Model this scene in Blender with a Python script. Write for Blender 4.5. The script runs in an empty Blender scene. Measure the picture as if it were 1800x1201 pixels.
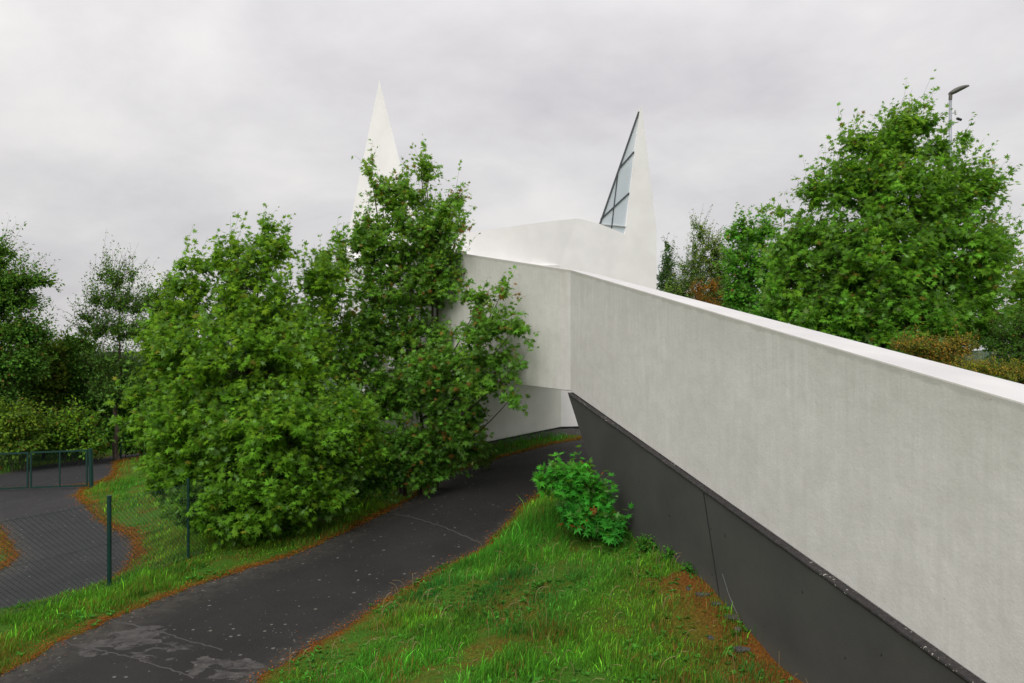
import bpy, math, numpy as np
from mathutils import Vector
S = bpy.context.scene; COL = S.collection
rng = np.random.default_rng(7)
F = 1350.0; HV = 622.0; Z0 = 4.0          # focal length in photo pixels, horizon row, eye height over the footpath

# ---------------------------------------------------------------- camera, sky, sun, exposure
cd = bpy.data.cameras.new("camera"); cam = bpy.data.objects.new("camera", cd); COL.objects.link(cam)
cd.sensor_width = 36; cd.lens = 36*F/1800; cd.clip_start = .1; cd.clip_end = 9000
cd.shift_y = (HV-600.5)/1800
cam.location = (0, 0, Z0); cam.rotation_euler = (math.radians(90), 0, 0); S.camera = cam
SUN_EL, SUN_AZ = math.radians(42), math.radians(192)      # azimuth clockwise from +Y: behind the camera
W = bpy.data.worlds.new("World"); S.world = W; W.use_nodes = True
def setup_world():
    nt = W.node_tree; N = nt.nodes; L = nt.links
    for n in list(N): N.remove(n)
    out = N.new('ShaderNodeOutputWorld'); bg = N.new('ShaderNodeBackground')
    tc = N.new('ShaderNodeTexCoord'); sep = N.new('ShaderNodeSeparateXYZ'); L.new(tc.outputs['Generated'], sep.inputs[0])
    def m(op, a, b=None, clamp=False):
        n = N.new('ShaderNodeMath'); n.operation = op; n.use_clamp = clamp
        for i, x in enumerate((a, b)):
            if x is None: continue
            if isinstance(x, (int, float)): n.inputs[i].default_value = x
            else: L.new(x, n.inputs[i])
        return n.outputs[0]
    z = m('MAXIMUM', sep.outputs[2], 0.0)
    zz = m('ADD', z, .38)
    cx = N.new('ShaderNodeCombineXYZ'); L.new(m('DIVIDE', sep.outputs[0], zz), cx.inputs[0]); L.new(m('DIVIDE', sep.outputs[1], zz), cx.inputs[1])
    mp = N.new('ShaderNodeMapping'); mp.inputs['Scale'].default_value = (1.35, 1.55, 1); mp.inputs['Location'].default_value = (3.1, 1.7, .4)
    mp.inputs['Rotation'].default_value = (0, 0, .5)
    L.new(cx.outputs[0], mp.inputs[0])
    n1 = N.new('ShaderNodeTexNoise'); n1.inputs['Scale'].default_value = 1.15; n1.inputs['Detail'].default_value = 6; n1.inputs['Roughness'].default_value = .56
    n1.inputs['Distortion'].default_value = .15; L.new(mp.outputs[0], n1.inputs['Vector'])
    r = N.new('ShaderNodeValToRGB'); e = r.color_ramp.elements
    e[0].position = .33; e[0].color = (.56, .54, .56, 1); e[1].position = .68; e[1].color = (.83, .81, .79, 1)
    mid = e.new(.5); mid.color = (.69, .672, .68, 1)
    L.new(n1.outputs['Fac'], r.inputs[0])
    # an overcast sky is brighter towards the zenith
    g = m('ADD', m('MULTIPLY', m('POWER', z, 1.6), 1.15), .95)
    sc_ = N.new('ShaderNodeVectorMath'); sc_.operation = 'SCALE'; L.new(r.outputs[0], sc_.inputs[0]); L.new(g, sc_.inputs['Scale'])
    sky = N.new('ShaderNodeTexSky'); sky.sky_type = 'NISHITA'; sky.sun_disc = False
    sky.sun_elevation = SUN_EL; sky.sun_rotation = SUN_AZ
    s2 = N.new('ShaderNodeVectorMath'); s2.operation = 'SCALE'; L.new(sky.outputs[0], s2.inputs[0]); s2.inputs['Scale'].default_value = .1
    mx = N.new('ShaderNodeMix'); mx.data_type = 'RGBA'; mx.inputs[0].default_value = .95
    L.new(s2.outputs[0], mx.inputs[6]); L.new(sc_.outputs[0], mx.inputs[7])
    L.new(mx.outputs[2], bg.inputs[0]); bg.inputs[1].default_value = 1.0; L.new(bg.outputs[0], out.inputs[0])
setup_world()
sd = bpy.data.lights.new("sun", 'SUN'); sd.energy = 2.0; sd.angle = math.radians(40); sd.color = (1, .97, .93)
so = bpy.data.objects.new("sun", sd); COL.objects.link(so)
sv = Vector((math.sin(SUN_AZ)*math.cos(SUN_EL), math.cos(SUN_AZ)*math.cos(SUN_EL), math.sin(SUN_EL)))
so.rotation_euler = (-sv).to_track_quat('-Z', 'Y').to_euler()
S.view_settings.view_transform = 'Standard'; S.view_settings.look = 'None'; S.view_settings.exposure = 0; S.view_settings.gamma = 1
S.render.engine = 'CYCLES'; S.cycles.max_bounces = 6; S.cycles.transparent_max_bounces = 8

# ---------------------------------------------------------------- helpers
def P(u, v, D): return np.array([(u-900)/F*D, D, Z0-(v-HV)/F*D])
def tag(o, label=None, cat=None, group=None, kind=None):
    for k, x in (('label', label), ('category', cat), ('group', group), ('kind', kind)):
        if x: o[k] = x
    return o
def empty(name, loc, label, cat, group=None):
    o = bpy.data.objects.new(name, None); COL.objects.link(o); o.location = [float(a) for a in loc]; o.empty_display_size = .2
    return tag(o, label, cat, group)
def link(name, me, mats, parent=None, smooth=False):
    o = bpy.data.objects.new(name, me); COL.objects.link(o)
    for mt in (mats if isinstance(mats, (list, tuple)) else [mats]): me.materials.append(mt)
    me.polygons.foreach_set('use_smooth', np.full(len(me.polygons), smooth, bool))
    if parent is not None:
        o.parent = parent
        o.matrix_parent_inverse.identity(); o.location = (0, 0, 0)
        pl = parent; off = Vector((0, 0, 0))
        while pl is not None: off += pl.location; pl = pl.parent
        me.transform(__import__('mathutils').Matrix.Translation(-off))     # vertices were given in world space
    return o
def np_mesh(name, V, Fc, col=None, mat_idx=None, attrs=None, uv=None):
    """V (n,3); Fc: array (m,k) or list of arrays of different k"""
    me = bpy.data.meshes.new(name)
    V = np.asarray(V, np.float32); me.vertices.add(len(V)); me.vertices.foreach_set('co', V.ravel())
    Fs = Fc if isinstance(Fc, list) else [Fc]
    Fs = [np.asarray(f, np.int32) for f in Fs if len(f)]
    loops = np.concatenate([f.ravel() for f in Fs]); tot = np.concatenate([np.full(len(f), f.shape[1], np.int32) for f in Fs])
    st = np.concatenate([[0], np.cumsum(tot)[:-1]]).astype(np.int32)
    me.loops.add(len(loops)); me.loops.foreach_set('vertex_index', loops)
    me.polygons.add(len(tot)); me.polygons.foreach_set('loop_start', st)
    if mat_idx is not None: me.polygons.foreach_set('material_index', np.asarray(mat_idx, np.int32))
    me.update(calc_edges=True)
    if col is not None:
        a = me.color_attributes.new('Col', 'FLOAT_COLOR', 'POINT'); c = np.ones((len(V), 4), np.float32); c[:, :3] = col; a.data.foreach_set('color', c.ravel())
    for k, x in (attrs or {}).items():
        a = me.attributes.new(k, 'FLOAT', 'POINT'); a.data.foreach_set('value', np.asarray(x, np.float32))
    if uv is not None:
        ul = me.uv_layers.new(name='UVMap'); ul.data.foreach_set('uv', np.asarray(uv, np.float32)[loops].ravel())
    return me
def poly_mesh(name, V, Fc):
    me = bpy.data.meshes.new(name); me.from_pydata([tuple(map(float, v)) for v in V], [], [tuple(int(i) for i in f) for f in Fc]); me.update(); return me
def fix_normals(me):
    import bmesh
    b = bmesh.new(); b.from_mesh(me); bmesh.ops.recalc_face_normals(b, faces=b.faces); b.to_mesh(me); b.free(); return me
def bevel(o, w, seg=2):
    m = o.modifiers.new('bevel', 'BEVEL'); m.width = w; m.segments = seg; m.limit_method = 'ANGLE'; m.angle_limit = math.radians(25)
def prism(name, poly, off):
    """extrude a planar polygon (k,3) by the vector off"""
    poly = np.asarray(poly, float); k = len(poly); V = np.vstack([poly, poly+off])
    Fc = [list(range(k)), list(range(2*k-1, k-1, -1))]+[[i, i+k, (i+1) % k+k, (i+1) % k] for i in range(k)]
    return fix_normals(poly_mesh(name, V, Fc))
class Tubes:
    def __init__(s): s.V = []; s.F = []; s.n = 0
    def add(s, pts, rad, k=6, cap=True):
        pts = np.asarray(pts, float); m = len(pts); rad = np.broadcast_to(np.asarray(rad, float), (m,))
        T = np.gradient(pts, axis=0); T /= np.linalg.norm(T, axis=1)[:, None]+1e-9
        ref = np.array([0, 0, 1.]) if abs(T[:, 2]).mean() < .85 else np.array([1., 0, 0])
        A = np.cross(T, ref); A /= np.linalg.norm(A, axis=1)[:, None]+1e-9; B = np.cross(T, A)
        th = np.arange(k)*2*math.pi/k
        V = pts[:, None, :]+rad[:, None, None]*(A[:, None, :]*np.cos(th)[None, :, None]+B[:, None, :]*np.sin(th)[None, :, None])
        s.V.append(V.reshape(-1, 3)); i = np.arange(m-1)[:, None]*k; j = np.arange(k)[None, :]; jn = (j+1) % k
        f = np.stack([i+j, i+jn, i+k+jn, i+k+j], -1).reshape(-1, 4)+s.n; s.F.append(f)
        if cap and k == 4 or (cap and k > 4):
            for r0 in (0, (m-1)*k):
                c = np.arange(k)+r0+s.n
                s.F.append(np.stack([np.full(k-2, c[0]), c[1:-1], c[2:]], -1).astype(int))
        s.n += m*k; return s
    def mesh(s, name):
        q = [f for f in s.F if f.shape[1] == 4]; t = [f for f in s.F if f.shape[1] == 3]
        return np_mesh(name, np.vstack(s.V), ([np.vstack(q)] if q else [])+([np.vstack(t)] if t else []))
def box_between(a, b, w, h, up=(0, 0, 1)):
    """bar from a to b, width w sideways, height h"""
    a = np.asarray(a, float); b = np.asarray(b, float); d = b-a; d /= np.linalg.norm(d); up = np.asarray(up, float)
    s = np.cross(d, up); s /= np.linalg.norm(s); u = np.cross(s, d)
    V = [p+s*w/2*i+u*h/2*j for p in (a, b) for i, j in ((-1, -1), (1, -1), (1, 1), (-1, 1))]
    return V, [(0, 1, 2, 3), (7, 6, 5, 4), (0, 4, 5, 1), (1, 5, 6, 2), (2, 6, 7, 3), (3, 7, 4, 0)]
def bars(name, lst):
    V = []; Fc = []
    for a, b, w, h, *r in lst:
        v, f = box_between(a, b, w, h, *(r or [(0, 0, 1)])); n = len(V); V += v; Fc += [tuple(i+n for i in q) for q in f]
    return fix_normals(poly_mesh(name, V, Fc))
def vnoise(x, y, seed=0):
    """cheap smooth value noise, -1..1"""
    xi = np.floor(x).astype(int); yi = np.floor(y).astype(int); fx = x-xi; fy = y-yi
    def h(a, b): 
        n = (a*374761393+b*668265263+seed*974711) & 0x7fffffff; n = ((n ^ (n >> 13))*1274126177) & 0x7fffffff; return (n & 0xffff)/32767.5-1
    fx = fx*fx*(3-2*fx); fy = fy*fy*(3-2*fy)
    return (h(xi, yi)*(1-fx)+h(xi+1, yi)*fx)*(1-fy)+(h(xi, yi+1)*(1-fx)+h(xi+1, yi+1)*fx)*fy

# ---------------------------------------------------------------- materials
class Mat:
    def __init__(s, name, rough=.8, spec=.3):
        s.m = bpy.data.materials.new(name); s.m.use_nodes = True; s.N = s.m.node_tree.nodes; s.L = s.m.node_tree.links
        s.b = s.N['Principled BSDF']; s.b.inputs['Roughness'].default_value = rough; s.b.inputs['Specular IOR Level'].default_value = spec
        s.out = s.N['Material Output']
    def n(s, t, **k):
        x = s.N.new(t)
        for a, v in k.items(): setattr(x, a, v)
        return x
    def set(s, inp, x):
        if isinstance(x, (int, float)): inp.default_value = x
        elif isinstance(x, tuple): inp.default_value = x if len(x) == 4 or inp.type == 'VECTOR' else (*x, 1)
        else: s.L.new(x, inp)
    def coord(s, kind='Object', scale=(1, 1, 1), rot=(0, 0, 0)):
        tc = s.n('ShaderNodeTexCoord'); mp = s.n('ShaderNodeMapping'); mp.inputs['Scale'].default_value = scale; mp.inputs['Rotation'].default_value = rot
        if kind == 'Position': g = s.n('ShaderNodeNewGeometry'); s.L.new(g.outputs['Position'], mp.inputs[0])
        else: s.L.new(tc.outputs[kind], mp.inputs[0])
        return mp.outputs[0]
    def noise(s, vec, scale, detail=4, rough=.5, dist=0):
        x = s.n('ShaderNodeTexNoise'); x.inputs['Scale'].default_value = scale; x.inputs['Detail'].default_value = detail
        x.inputs['Roughness'].default_value = rough; x.inputs['Distortion'].default_value = dist; s.L.new(vec, x.inputs['Vector']); return x.outputs['Fac']
    def vor(s, vec, scale, feature='F1'):
        x = s.n('ShaderNodeTexVoronoi'); x.feature = feature; x.inputs['Scale'].default_value = scale; s.L.new(vec, x.inputs['Vector']); return x
    def ramp(s, fac, pts):
        r = s.n('ShaderNodeValToRGB'); e = r.color_ramp.elements
        while len(e) < len(pts): e.new(.5)
        for q, (p, c) in zip(e, pts): q.position = p; q.color = (c, c, c, 1) if isinstance(c, (int, float)) else (*c, 1)
        s.L.new(fac, r.inputs[0]); return r.outputs[0]
    def mix(s, f, a, b, mode='MIX'):
        x = s.n('ShaderNodeMix', data_type='RGBA', blend_type=mode); s.set(x.inputs[0], f); s.set(x.inputs[6], a); s.set(x.inputs[7], b); return x.outputs[2]
    def math(s, op, a, b=0., clamp=False):
        x = s.n('ShaderNodeMath', operation=op, use_clamp=clamp); s.set(x.inputs[0], a); s.set(x.inputs[1], b); return x.outputs[0]
    def attr(s, name):
        x = s.n('ShaderNodeAttribute'); x.attribute_name = name; return x
    def base(s, c): s.set(s.b.inputs['Base Color'], c); return s
    def bump(s, h, strength=.3, dist=.01):
        x = s.n('ShaderNodeBump'); x.inputs['Strength'].default_value = strength; x.inputs['Distance'].default_value = dist
        s.L.new(h, x.inputs['Height']); s.L.new(x.outputs[0], s.b.inputs['Normal']); return s

def mat_foliage(name, under=(.22, .39, .13), trans=.35, rough=.6):
    m = Mat(name, rough, .12); a = m.attr('Col').outputs['Color']
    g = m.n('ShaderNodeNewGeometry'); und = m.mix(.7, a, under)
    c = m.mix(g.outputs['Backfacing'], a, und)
    m.base(c); t = m.n('ShaderNodeBsdfTranslucent')
    tc = m.mix(1., c, (1.25, 1.3, .4), 'MULTIPLY'); m.L.new(tc, t.inputs[0])
    mx = m.n('ShaderNodeMixShader'); mx.inputs[0].default_value = trans
    m.L.new(m.b.outputs[0], mx.inputs[1]); m.L.new(t.outputs[0], mx.inputs[2]); m.L.new(mx.outputs[0], m.out.inputs[0]); return m.m
M_LEAF = mat_foliage('maple_leaf'); M_LEAF2 = mat_foliage('small_leaf', (.09, .18, .05), .3, .7)
M_GRASS = mat_foliage('grass_blade', (.09, .22, .03), .3, .7)
def mat_bark():
    m = Mat('bark', .9, .15); v = m.coord('Object', (1, 1, .25)); n = m.noise(v, 14, 5, .6)
    m.base(m.ramp(n, [(.3, (.025, .02, .015)), (.7, (.085, .068, .05))])).bump(n, .5, .01); return m.m
M_BARK = mat_bark()
def mat_render():      # the painted concrete of the footbridge, rain streaked
    m = Mat('weathered_white_render', .85, .2)
    uv = m.coord('UV', (2.6, .22, 1)); st = m.noise(uv, 3.2, 5, .62, .25)
    uv3 = m.coord('UV', (7.5, .35, 1)); st2 = m.noise(uv3, 3.0, 4, .6)
    pos = m.coord('Position'); big = m.noise(pos, .55, 3, .5); fine = m.noise(pos, 38, 5, .65); mid = m.noise(pos, 3.5, 5, .6)
    c = m.ramp(st, [(.32, (.66, .645, .61)), (.6, (.725, .708, .675))])
    c = m.mix(m.ramp(st2, [(.4, .18), (.62, 0.)]), c, (.56, .55, .50))
    c = m.mix(m.ramp(big, [(.38, .4), (.62, 0.)]), c, (.60, .585, .55))
    c = m.mix(m.ramp(mid, [(.35, .30), (.6, 0.)]), c, (.50, .485, .445))
    c = m.mix(m.ramp(fine, [(.35, .22), (.65, 0.)]), c, (.50, .485, .45))
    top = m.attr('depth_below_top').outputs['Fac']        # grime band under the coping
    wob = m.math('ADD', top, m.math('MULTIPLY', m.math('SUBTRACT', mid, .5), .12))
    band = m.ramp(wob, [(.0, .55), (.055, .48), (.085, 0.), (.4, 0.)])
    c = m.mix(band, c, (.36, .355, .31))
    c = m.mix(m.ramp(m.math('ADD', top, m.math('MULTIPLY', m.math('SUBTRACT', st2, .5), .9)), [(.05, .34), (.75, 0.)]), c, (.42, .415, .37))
    sp = m.vor(m.coord('Position', (1, 1, 1)), 2.6).outputs['Distance']
    c = m.mix(m.ramp(sp, [(.012, .7), (.02, 0.)]), c, (.25, .2, .14))
    m.base(c)
    hgt = m.math('ADD', m.math('MULTIPLY', fine, .4), m.math('MULTIPLY', m.noise(pos, 5, 3, .55), 1.2)); m.bump(hgt, .32, .02); return m.m
M_RENDER = mat_render()
def mat_white(name, c0, c1, bumpd=.006):
    m = Mat(name, .75, .25); pos = m.coord('Position'); b = m.noise(pos, 1.2, 4, .55); f = m.noise(pos, 60, 3, .6)
    c = m.ramp(b, [(.35, c0), (.65, c1)]); m.base(c).bump(f, .25, bumpd); return m.m
M_COPING = mat_white('white_coping', (.54, .535, .53), (.61, .605, .595)); M_CHURCH = mat_white('white_church_membrane', (.80, .785, .775), (.86, .845, .835))
def mat_dark():
    m = Mat('dark_grey_paint', .62, .35); pos = m.coord('Position'); b = m.noise(pos, 1.0, 4, .55); f = m.noise(pos, 45, 4, .6)
    c = m.ramp(b, [(.35, (.054, .053, .051)), (.65, (.070, .068, .064))])
    st = m.noise(m.coord('UV', (3, .3, 1)), 3, 4, .6)
    c = m.mix(m.ramp(st, [(.5, 0.), (.8, .16)]), c, (.085, .082, .076))
    low = m.attr('above_ground').outputs['Fac']
    c = m.mix(m.ramp(m.math('ADD', low, m.math('MULTIPLY', m.math('SUBTRACT', b, .5), .5)), [(.0, .55), (.28, 0.)]), c, (.10, .095, .075))
    sp = m.vor(pos, 1.7).outputs['Distance']; c = m.mix(m.ramp(sp, [(.022, .9), (.03, 0.)]), c, (.008, .008, .008))
    m.base(c).bump(f, .3, .006); return m.m
M_DARK = mat_dark()
def mat_chip():
    m = Mat('chipped_dark_paint', .8, .2); pos = m.coord('Position'); f = m.noise(pos, 26, 4, .6); g = m.noise(pos, 1.3, 2, .5)
    c = m.ramp(m.math('ADD', f, m.math('MULTIPLY', g, .35)), [(.4, (.022, .021, .02)), (.74, (.045, .042, .041)), (.85, (.05, .048, .045)), (.875, (.45, .43, .39))])
    m.base(c).bump(f, .6, .01); return m.m
M_CHIP = mat_chip()
def mat_simple(name, c, rough=.5, metal=0., spec=.4, var=.15):
    m = Mat(name, rough, spec); n = m.noise(m.coord('Object'), 9, 4, .6)
    m.base(m.ramp(n, [(.3, tuple(x*(1-var) for x in c)), (.7, tuple(x*(1+var) for x in c))])); m.b.inputs['Metallic'].default_value = metal; return m.m
M_GREEN = mat_simple('dark_green_coated_steel', (.004, .034, .027), .45); M_MULL = mat_simple('dark_window_frame', (.05, .06, .065), .4)
M_GALV = mat_simple('galvanised_steel', (.34, .36, .39), .45, .4); M_LAMP = mat_simple('lamp_housing_grey', (.10, .10, .085), .5)
M_WIRE = mat_simple('dark_green_wire', (.006, .03, .024), .5)
M_WHITEP = mat_simple('white_plastic', (.7, .7, .68), .4); M_BLACKP = mat_simple('black_plastic', (.02, .02, .022), .35)
def mat_glass():
    m = Mat('cold_grey_glass', .12, .6); n = m.noise(m.coord('Position'), .6, 2, .5)
    m.base(m.ramp(n, [(.3, (.50, .56, .60)), (.7, (.62, .67, .70))])); return m.m
M_GLASS = mat_glass()
def mat_stone():
    m = Mat('grey_stone', .9, .2); n = m.noise(m.coord('Object'), 16, 5, .65)
    m.base(m.ramp(n, [(.3, (.03, .03, .027)), (.7, (.10, .097, .09))])).bump(n, .6, .02); return m.m
M_STONE = mat_stone()
def mat_ground():
    m = Mat('soil_and_turf', .95, .1); pos = m.coord('Position'); a = m.noise(pos, 1.1, 5, .6); f = m.noise(pos, 30, 5, .7); b = m.noise(pos, 4.5, 4, .6)
    g = m.ramp(f, [(.3, (.02, .055, .006)), (.7, (.07, .18, .015))])
    br = m.ramp(f, [(.3, (.05, .02, .006)), (.7, (.22, .085, .016))])
    k = m.math('ADD', m.attr('litter').outputs['Fac'], m.ramp(m.math('ADD', m.math('MULTIPLY', a, .6), m.math('MULTIPLY', b, .4)), [(.48, 0.), (.62, .6)]), True)
    m.base(m.mix(k, g, br)).bump(f, .8, .03); return m.m
M_GROUND = mat_ground()
def mat_asphalt(name, c0=(.0115, .0108, .010), c1=(.0195, .018, .0165)):
    m = Mat(name, .88, .25); pos = m.coord('Position'); f = m.noise(pos, 90, 4, .7); b = m.noise(pos, .9, 5, .6); c2 = m.noise(pos, 6, 5, .65)
    c = m.ramp(b, [(.35, c0), (.65, c1)])
    c = m.mix(m.ramp(f, [(.42, 0.), (.75, .6)]), c, (.058, .055, .053))
    w = m.attr('worn').outputs['Fac']; e = m.attr('edge').outputs['Fac']
    # weathered margin with moss and lichen
    c = m.mix(m.math('MULTIPLY', m.ramp(c2, [(.36, .1), (.6, .85)]), e), c, (.066, .061, .05))
    # pale worn skin flaking off the patch
    bits = m.noise(m.coord('Position', (1, 1.5, 1)), 3.4, 6, .62, .35)
    k = m.ramp(m.math('MULTIPLY', w, m.math('ADD', bits, .02)), [(.485, 0.), (.515, 1.)])
    c = m.mix(k, c, m.mix(m.ramp(c2, [(.3, 0.), (.7, 1.)]), (.028, .026, .025), (.088, .083, .079)))
    # lichen dots
    v = m.vor(pos, 5.2); dn = m.math('ADD', v.outputs['Distance'], m.math('MULTIPLY', m.math('SUBTRACT', m.noise(pos, 34, 2), .5), .1))
    k2 = m.math('MULTIPLY', m.ramp(dn, [(.12, 1.), (.15, 0.)]), m.math('GREATER_THAN', m.ramp(v.outputs['Color'], [(0, 0.), (1, 1.)]), m.math('SUBTRACT', .58, m.math('MULTIPLY', e, .35))))
    c = m.mix(m.math('MULTIPLY', k2, .65), c, (.18, .175, .155))
    v3 = m.vor(pos, 13); k3 = m.math('MULTIPLY', m.ramp(v3.outputs['Distance'], [(.10, 1.), (.15, 0.)]), m.math('GREATER_THAN', m.ramp(v3.outputs['Color'], [(0, 0.), (1, 1.)]), m.math('SUBTRACT', .72, m.math('MULTIPLY', e, .6))))
    c = m.mix(m.math('MULTIPLY', k3, .75), c, (.18, .17, .15))
    m.base(c).bump(f, .5, .01); return m.m
M_ASPH = mat_asphalt('old_asphalt'); M_ROAD = mat_asphalt('bluish_asphalt', (.019, .0185, .0205), (.028, .027, .030))
def mat_far():
    m = Mat('far_forest', .95, .1); n = m.noise(m.coord('Position'), .02, 5, .7)
    m.base(m.ramp(n, [(.3, (.035, .06, .035)), (.7, (.07, .10, .06))])); return m.m
M_FAR = mat_far()

# ---------------------------------------------------------------- terrain (heights relative to the eye, from measured points)
ctrl = [P(*p)-np.array([0, 0, Z0]) for p in [
 (150, 1190, 9.4), (450, 1050, 12.2), (700, 960, 14.6), (850, 870, 18), (950, 815, 21), (1030, 785, 24),
 (1400, 1185, 8.69), (1250, 1025, 10.4), (1120, 945, 12.5), (1060, 862, 13.8), (900, 1100, 9.8), (700, 1201, 8.6), (1100, 1201, 8.3), (1000, 1000, 11.7),
 (450, 1200, 9.35), (850, 960, 14.2), (935, 880, 17.2), (690, 1045, 12.3), (0, 1180, 9.8), (200, 1085, 11.5), (500, 980, 14.6), (700, 890, 18.5), (870, 810, 23), (1025, 772, 27),
 (193, 1034, 13.1), (332, 984, 14.9), (0, 1090, 11.5), (450, 930, 17.5), (650, 860, 21), (100, 1050, 14.6), (0, 1000, 17), (230, 950, 19.5), (20, 920, 22.5), (140, 860, 28), (60, 800, 38), (230, 805, 37),
 (230, 900, 23), (200, 830, 31), (985, 757, 28), (832, 789, 25.1), (740, 809, 23.7), (912, 773, 26.5), (640, 829, 22.3), (300, 860, 25), (400, 845, 26), (520, 850, 24)]]
ctrl += [np.array(p, float) for p in [(6.4, 8, -1.6), (5.4, 12, -1.4), (8, 4, -1.7), (8.5, 18, -1.5), (12, 14, -1.1), (16, 25, -1.0), (12, 32, -1.6), (5, 22.5, -2.75), (6, 30, -2.9), (4.2, 17, -2.5),
 (0, 0, -1.8), (0, 4, -3.1), (-5, 3, -3.9), (4, 3, -3.0), (-12, 8, -4.6), (-16, 20, -5.2), (-22, 38, -5.2), (-8, 42, -4.9), (0, 40, -3.6), (10, 48, -2.5), (25, 30, -.8), (25, 5, -1), (-30, 10, -5.5), (-30, 60, -6.5), (0, 65, -5), (30, 60, -3), (-12, -5, -4.5), (10, -6, -1.5), (-6, 31, -4.0)]]
ctrl = np.array(ctrl)
def _U(r2): return np.where(r2 > 1e-9, .5*r2*np.log(np.maximum(r2, 1e-9)), 0.)
def _tps(C, lam=.05):
    n = len(C); d = C[:, None, :2]-C[None, :, :2]; K = _U((d**2).sum(-1))+lam*np.eye(n); Pm = np.c_[np.ones(n), C[:, :2]]
    A = np.zeros((n+3, n+3)); A[:n, :n] = K; A[:n, n:] = Pm; A[n:, :n] = Pm.T
    return np.linalg.solve(A, np.r_[C[:, 2], 0, 0, 0])
WT = _tps(ctrl)
def height(x, y):
    x = np.asarray(x, float); y = np.asarray(y, float); sh = x.shape; X = x.ravel(); Y = y.ravel(); out = np.empty(len(X))
    cx = np.clip(X, -34, 32); cy = np.clip(Y, -8, 68)
    for s in range(0, len(X), 40000):
        q = slice(s, s+40000); d2 = (cx[q, None]-ctrl[None, :, 0])**2+(cy[q, None]-ctrl[None, :, 1])**2
        out[q] = _U(d2)@WT[:-3]+WT[-3]+WT[-2]*cx[q]+WT[-1]*cy[q]
    r = np.hypot(X-cx, Y-cy)
    out -= 22*(1-np.exp(-r/170.))
    hills = np.clip((np.hypot(X, Y)-500)/900., 0, 1)
    out += hills*(21+16*vnoise(X/420., Y/420., 3)+7*vnoise(X/150., Y/150., 5))
    return out.reshape(sh)+Z0
def hit(u, v, Dmin=3., Dmax=75.):
    D = np.linspace(Dmin, Dmax, 1500); x = (u-900)/F*D; z = Z0-(v-HV)/F*D; g = z-height(x, D)
    i = np.argmax(g <= 0) if (g <= 0).any() else len(D)-1
    return np.array([x[i], D[i]])
def smooth_line(pts, n):
    pts = np.asarray(pts, float); d = np.r_[0, np.cumsum(np.linalg.norm(np.diff(pts, axis=0), axis=1))]; t = np.linspace(0, d[-1], n)
    m = np.gradient(pts, d, axis=0)
    k = np.clip(np.searchsorted(d, t, side='right')-1, 0, len(d)-2); h = (d[k+1]-d[k]); s = ((t-d[k])/h)[:, None]; h = h[:, None]
    return (2*s**3-3*s**2+1)*pts[k]+(s**3-2*s**2+s)*h*m[k]+(-2*s**3+3*s**2)*pts[k+1]+(s**3-s**2)*h*m[k+1]
def inside(poly, x, y):
    r = np.zeros(x.shape, bool); n = len(poly); j = n-1
    for i in range(n):
        xi, yi = poly[i]; xj, yj = poly[j]
        c = ((yi > y) != (yj > y)) & (x < (xj-xi)*(y-yi)/(yj-yi+1e-12)+xi); r ^= c; j = i
    return r
def seg_dist(line, x, y):
    best = np.full(x.shape, 1e9)
    for a, b in zip(line[:-1], line[1:]):
        d = b-a; L2 = d@d+1e-9; t = np.clip(((x-a[0])*d[0]+(y-a[1])*d[1])/L2, 0, 1)
        best = np.minimum(best, np.hypot(x-a[0]-t*d[0], y-a[1]-t*d[1]))
    return best
ways = {
 'footpath': ([(-330, 1330), (0, 1190), (110, 1132), (200, 1090), (330, 1038), (440, 1000), (560, 958), (650, 915), (710, 885), (790, 838), (860, 811), (930, 792), (1000, 776), (1080, 762)],
              [(200, 1370), (440, 1203), (520, 1150), (600, 1105), (700, 1040), (770, 1002), (850, 962), (890, 922), (935, 878), (960, 858), (990, 838), (1020, 822), (1050, 811), (1140, 792)]),
 'road': ([(-90, 862), (-60, 890), (0, 934), (20, 962), (4, 1000), (-60, 1030), (-200, 1060)],
          [(152, 850), (136, 872), (168, 908), (228, 945), (234, 975), (205, 1012), (100, 1052)]),
 'access_road': ([(-300, 885), (-100, 856), (0, 834), (110, 813), (240, 797), (340, 791)],
                 [(-300, 925), (-100, 864), (0, 860), (152, 851), (240, 805), (340, 798)])}
EDGES = {}; POLYS = []
for nm, (l, r) in ways.items():
    Lp = np.array([hit(*p) for p in l]); Rp = np.array([hit(*p) for p in r])
    n = 340 if nm == 'footpath' else 160
    A = smooth_line(Lp, n); B = smooth_line(Rp, n)
    s = np.linspace(0, 60, n); w = .06*(n/340)
    for E_, sd_ in ((A, 1), (B, 5)):
        tg = np.gradient(E_, axis=0); tg = np.array([np.convolve(np.pad(q, 10, 'edge'), np.ones(21)/21, 'valid') for q in tg.T]).T
        pn_ = np.c_[-tg[:, 1], tg[:, 0]]; pn_ /= np.linalg.norm(pn_, axis=1)[:, None]; s1 = s*n/340
        E_ += pn_*(.06*vnoise(s1*2.3, s1*0+sd_, 1)+.025*vnoise(s1*4.1, s1*0+sd_, 2))[:, None]
    EDGES[nm] = (A, B); POLYS.append(np.vstack([A, B[::-1]]))
ALL_EDGES = [e for ab in EDGES.values() for e in ab]
def on_way(x, y):
    r = np.zeros(x.shape, bool)
    for p in POLYS: r |= inside(p[::2], x, y)
    return r
def edge_dist(x, y):
    best = np.full(x.shape, 1e9)
    for e in ALL_EDGES: best = np.minimum(best, seg_dist(e[::4], x, y))
    return best
def grow(a, b, step, far, g=1.16):
    core = np.arange(a, b+step, step); out = [b+step]; s = step
    while out[-1] < far: s *= g; out.append(out[-1]+s)
    lo = [a-step]; s = step
    while lo[-1] > -far: s *= g; lo.append(lo[-1]-s)
    return np.r_[np.array(lo[::-1]), core, np.array(out)]
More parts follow.
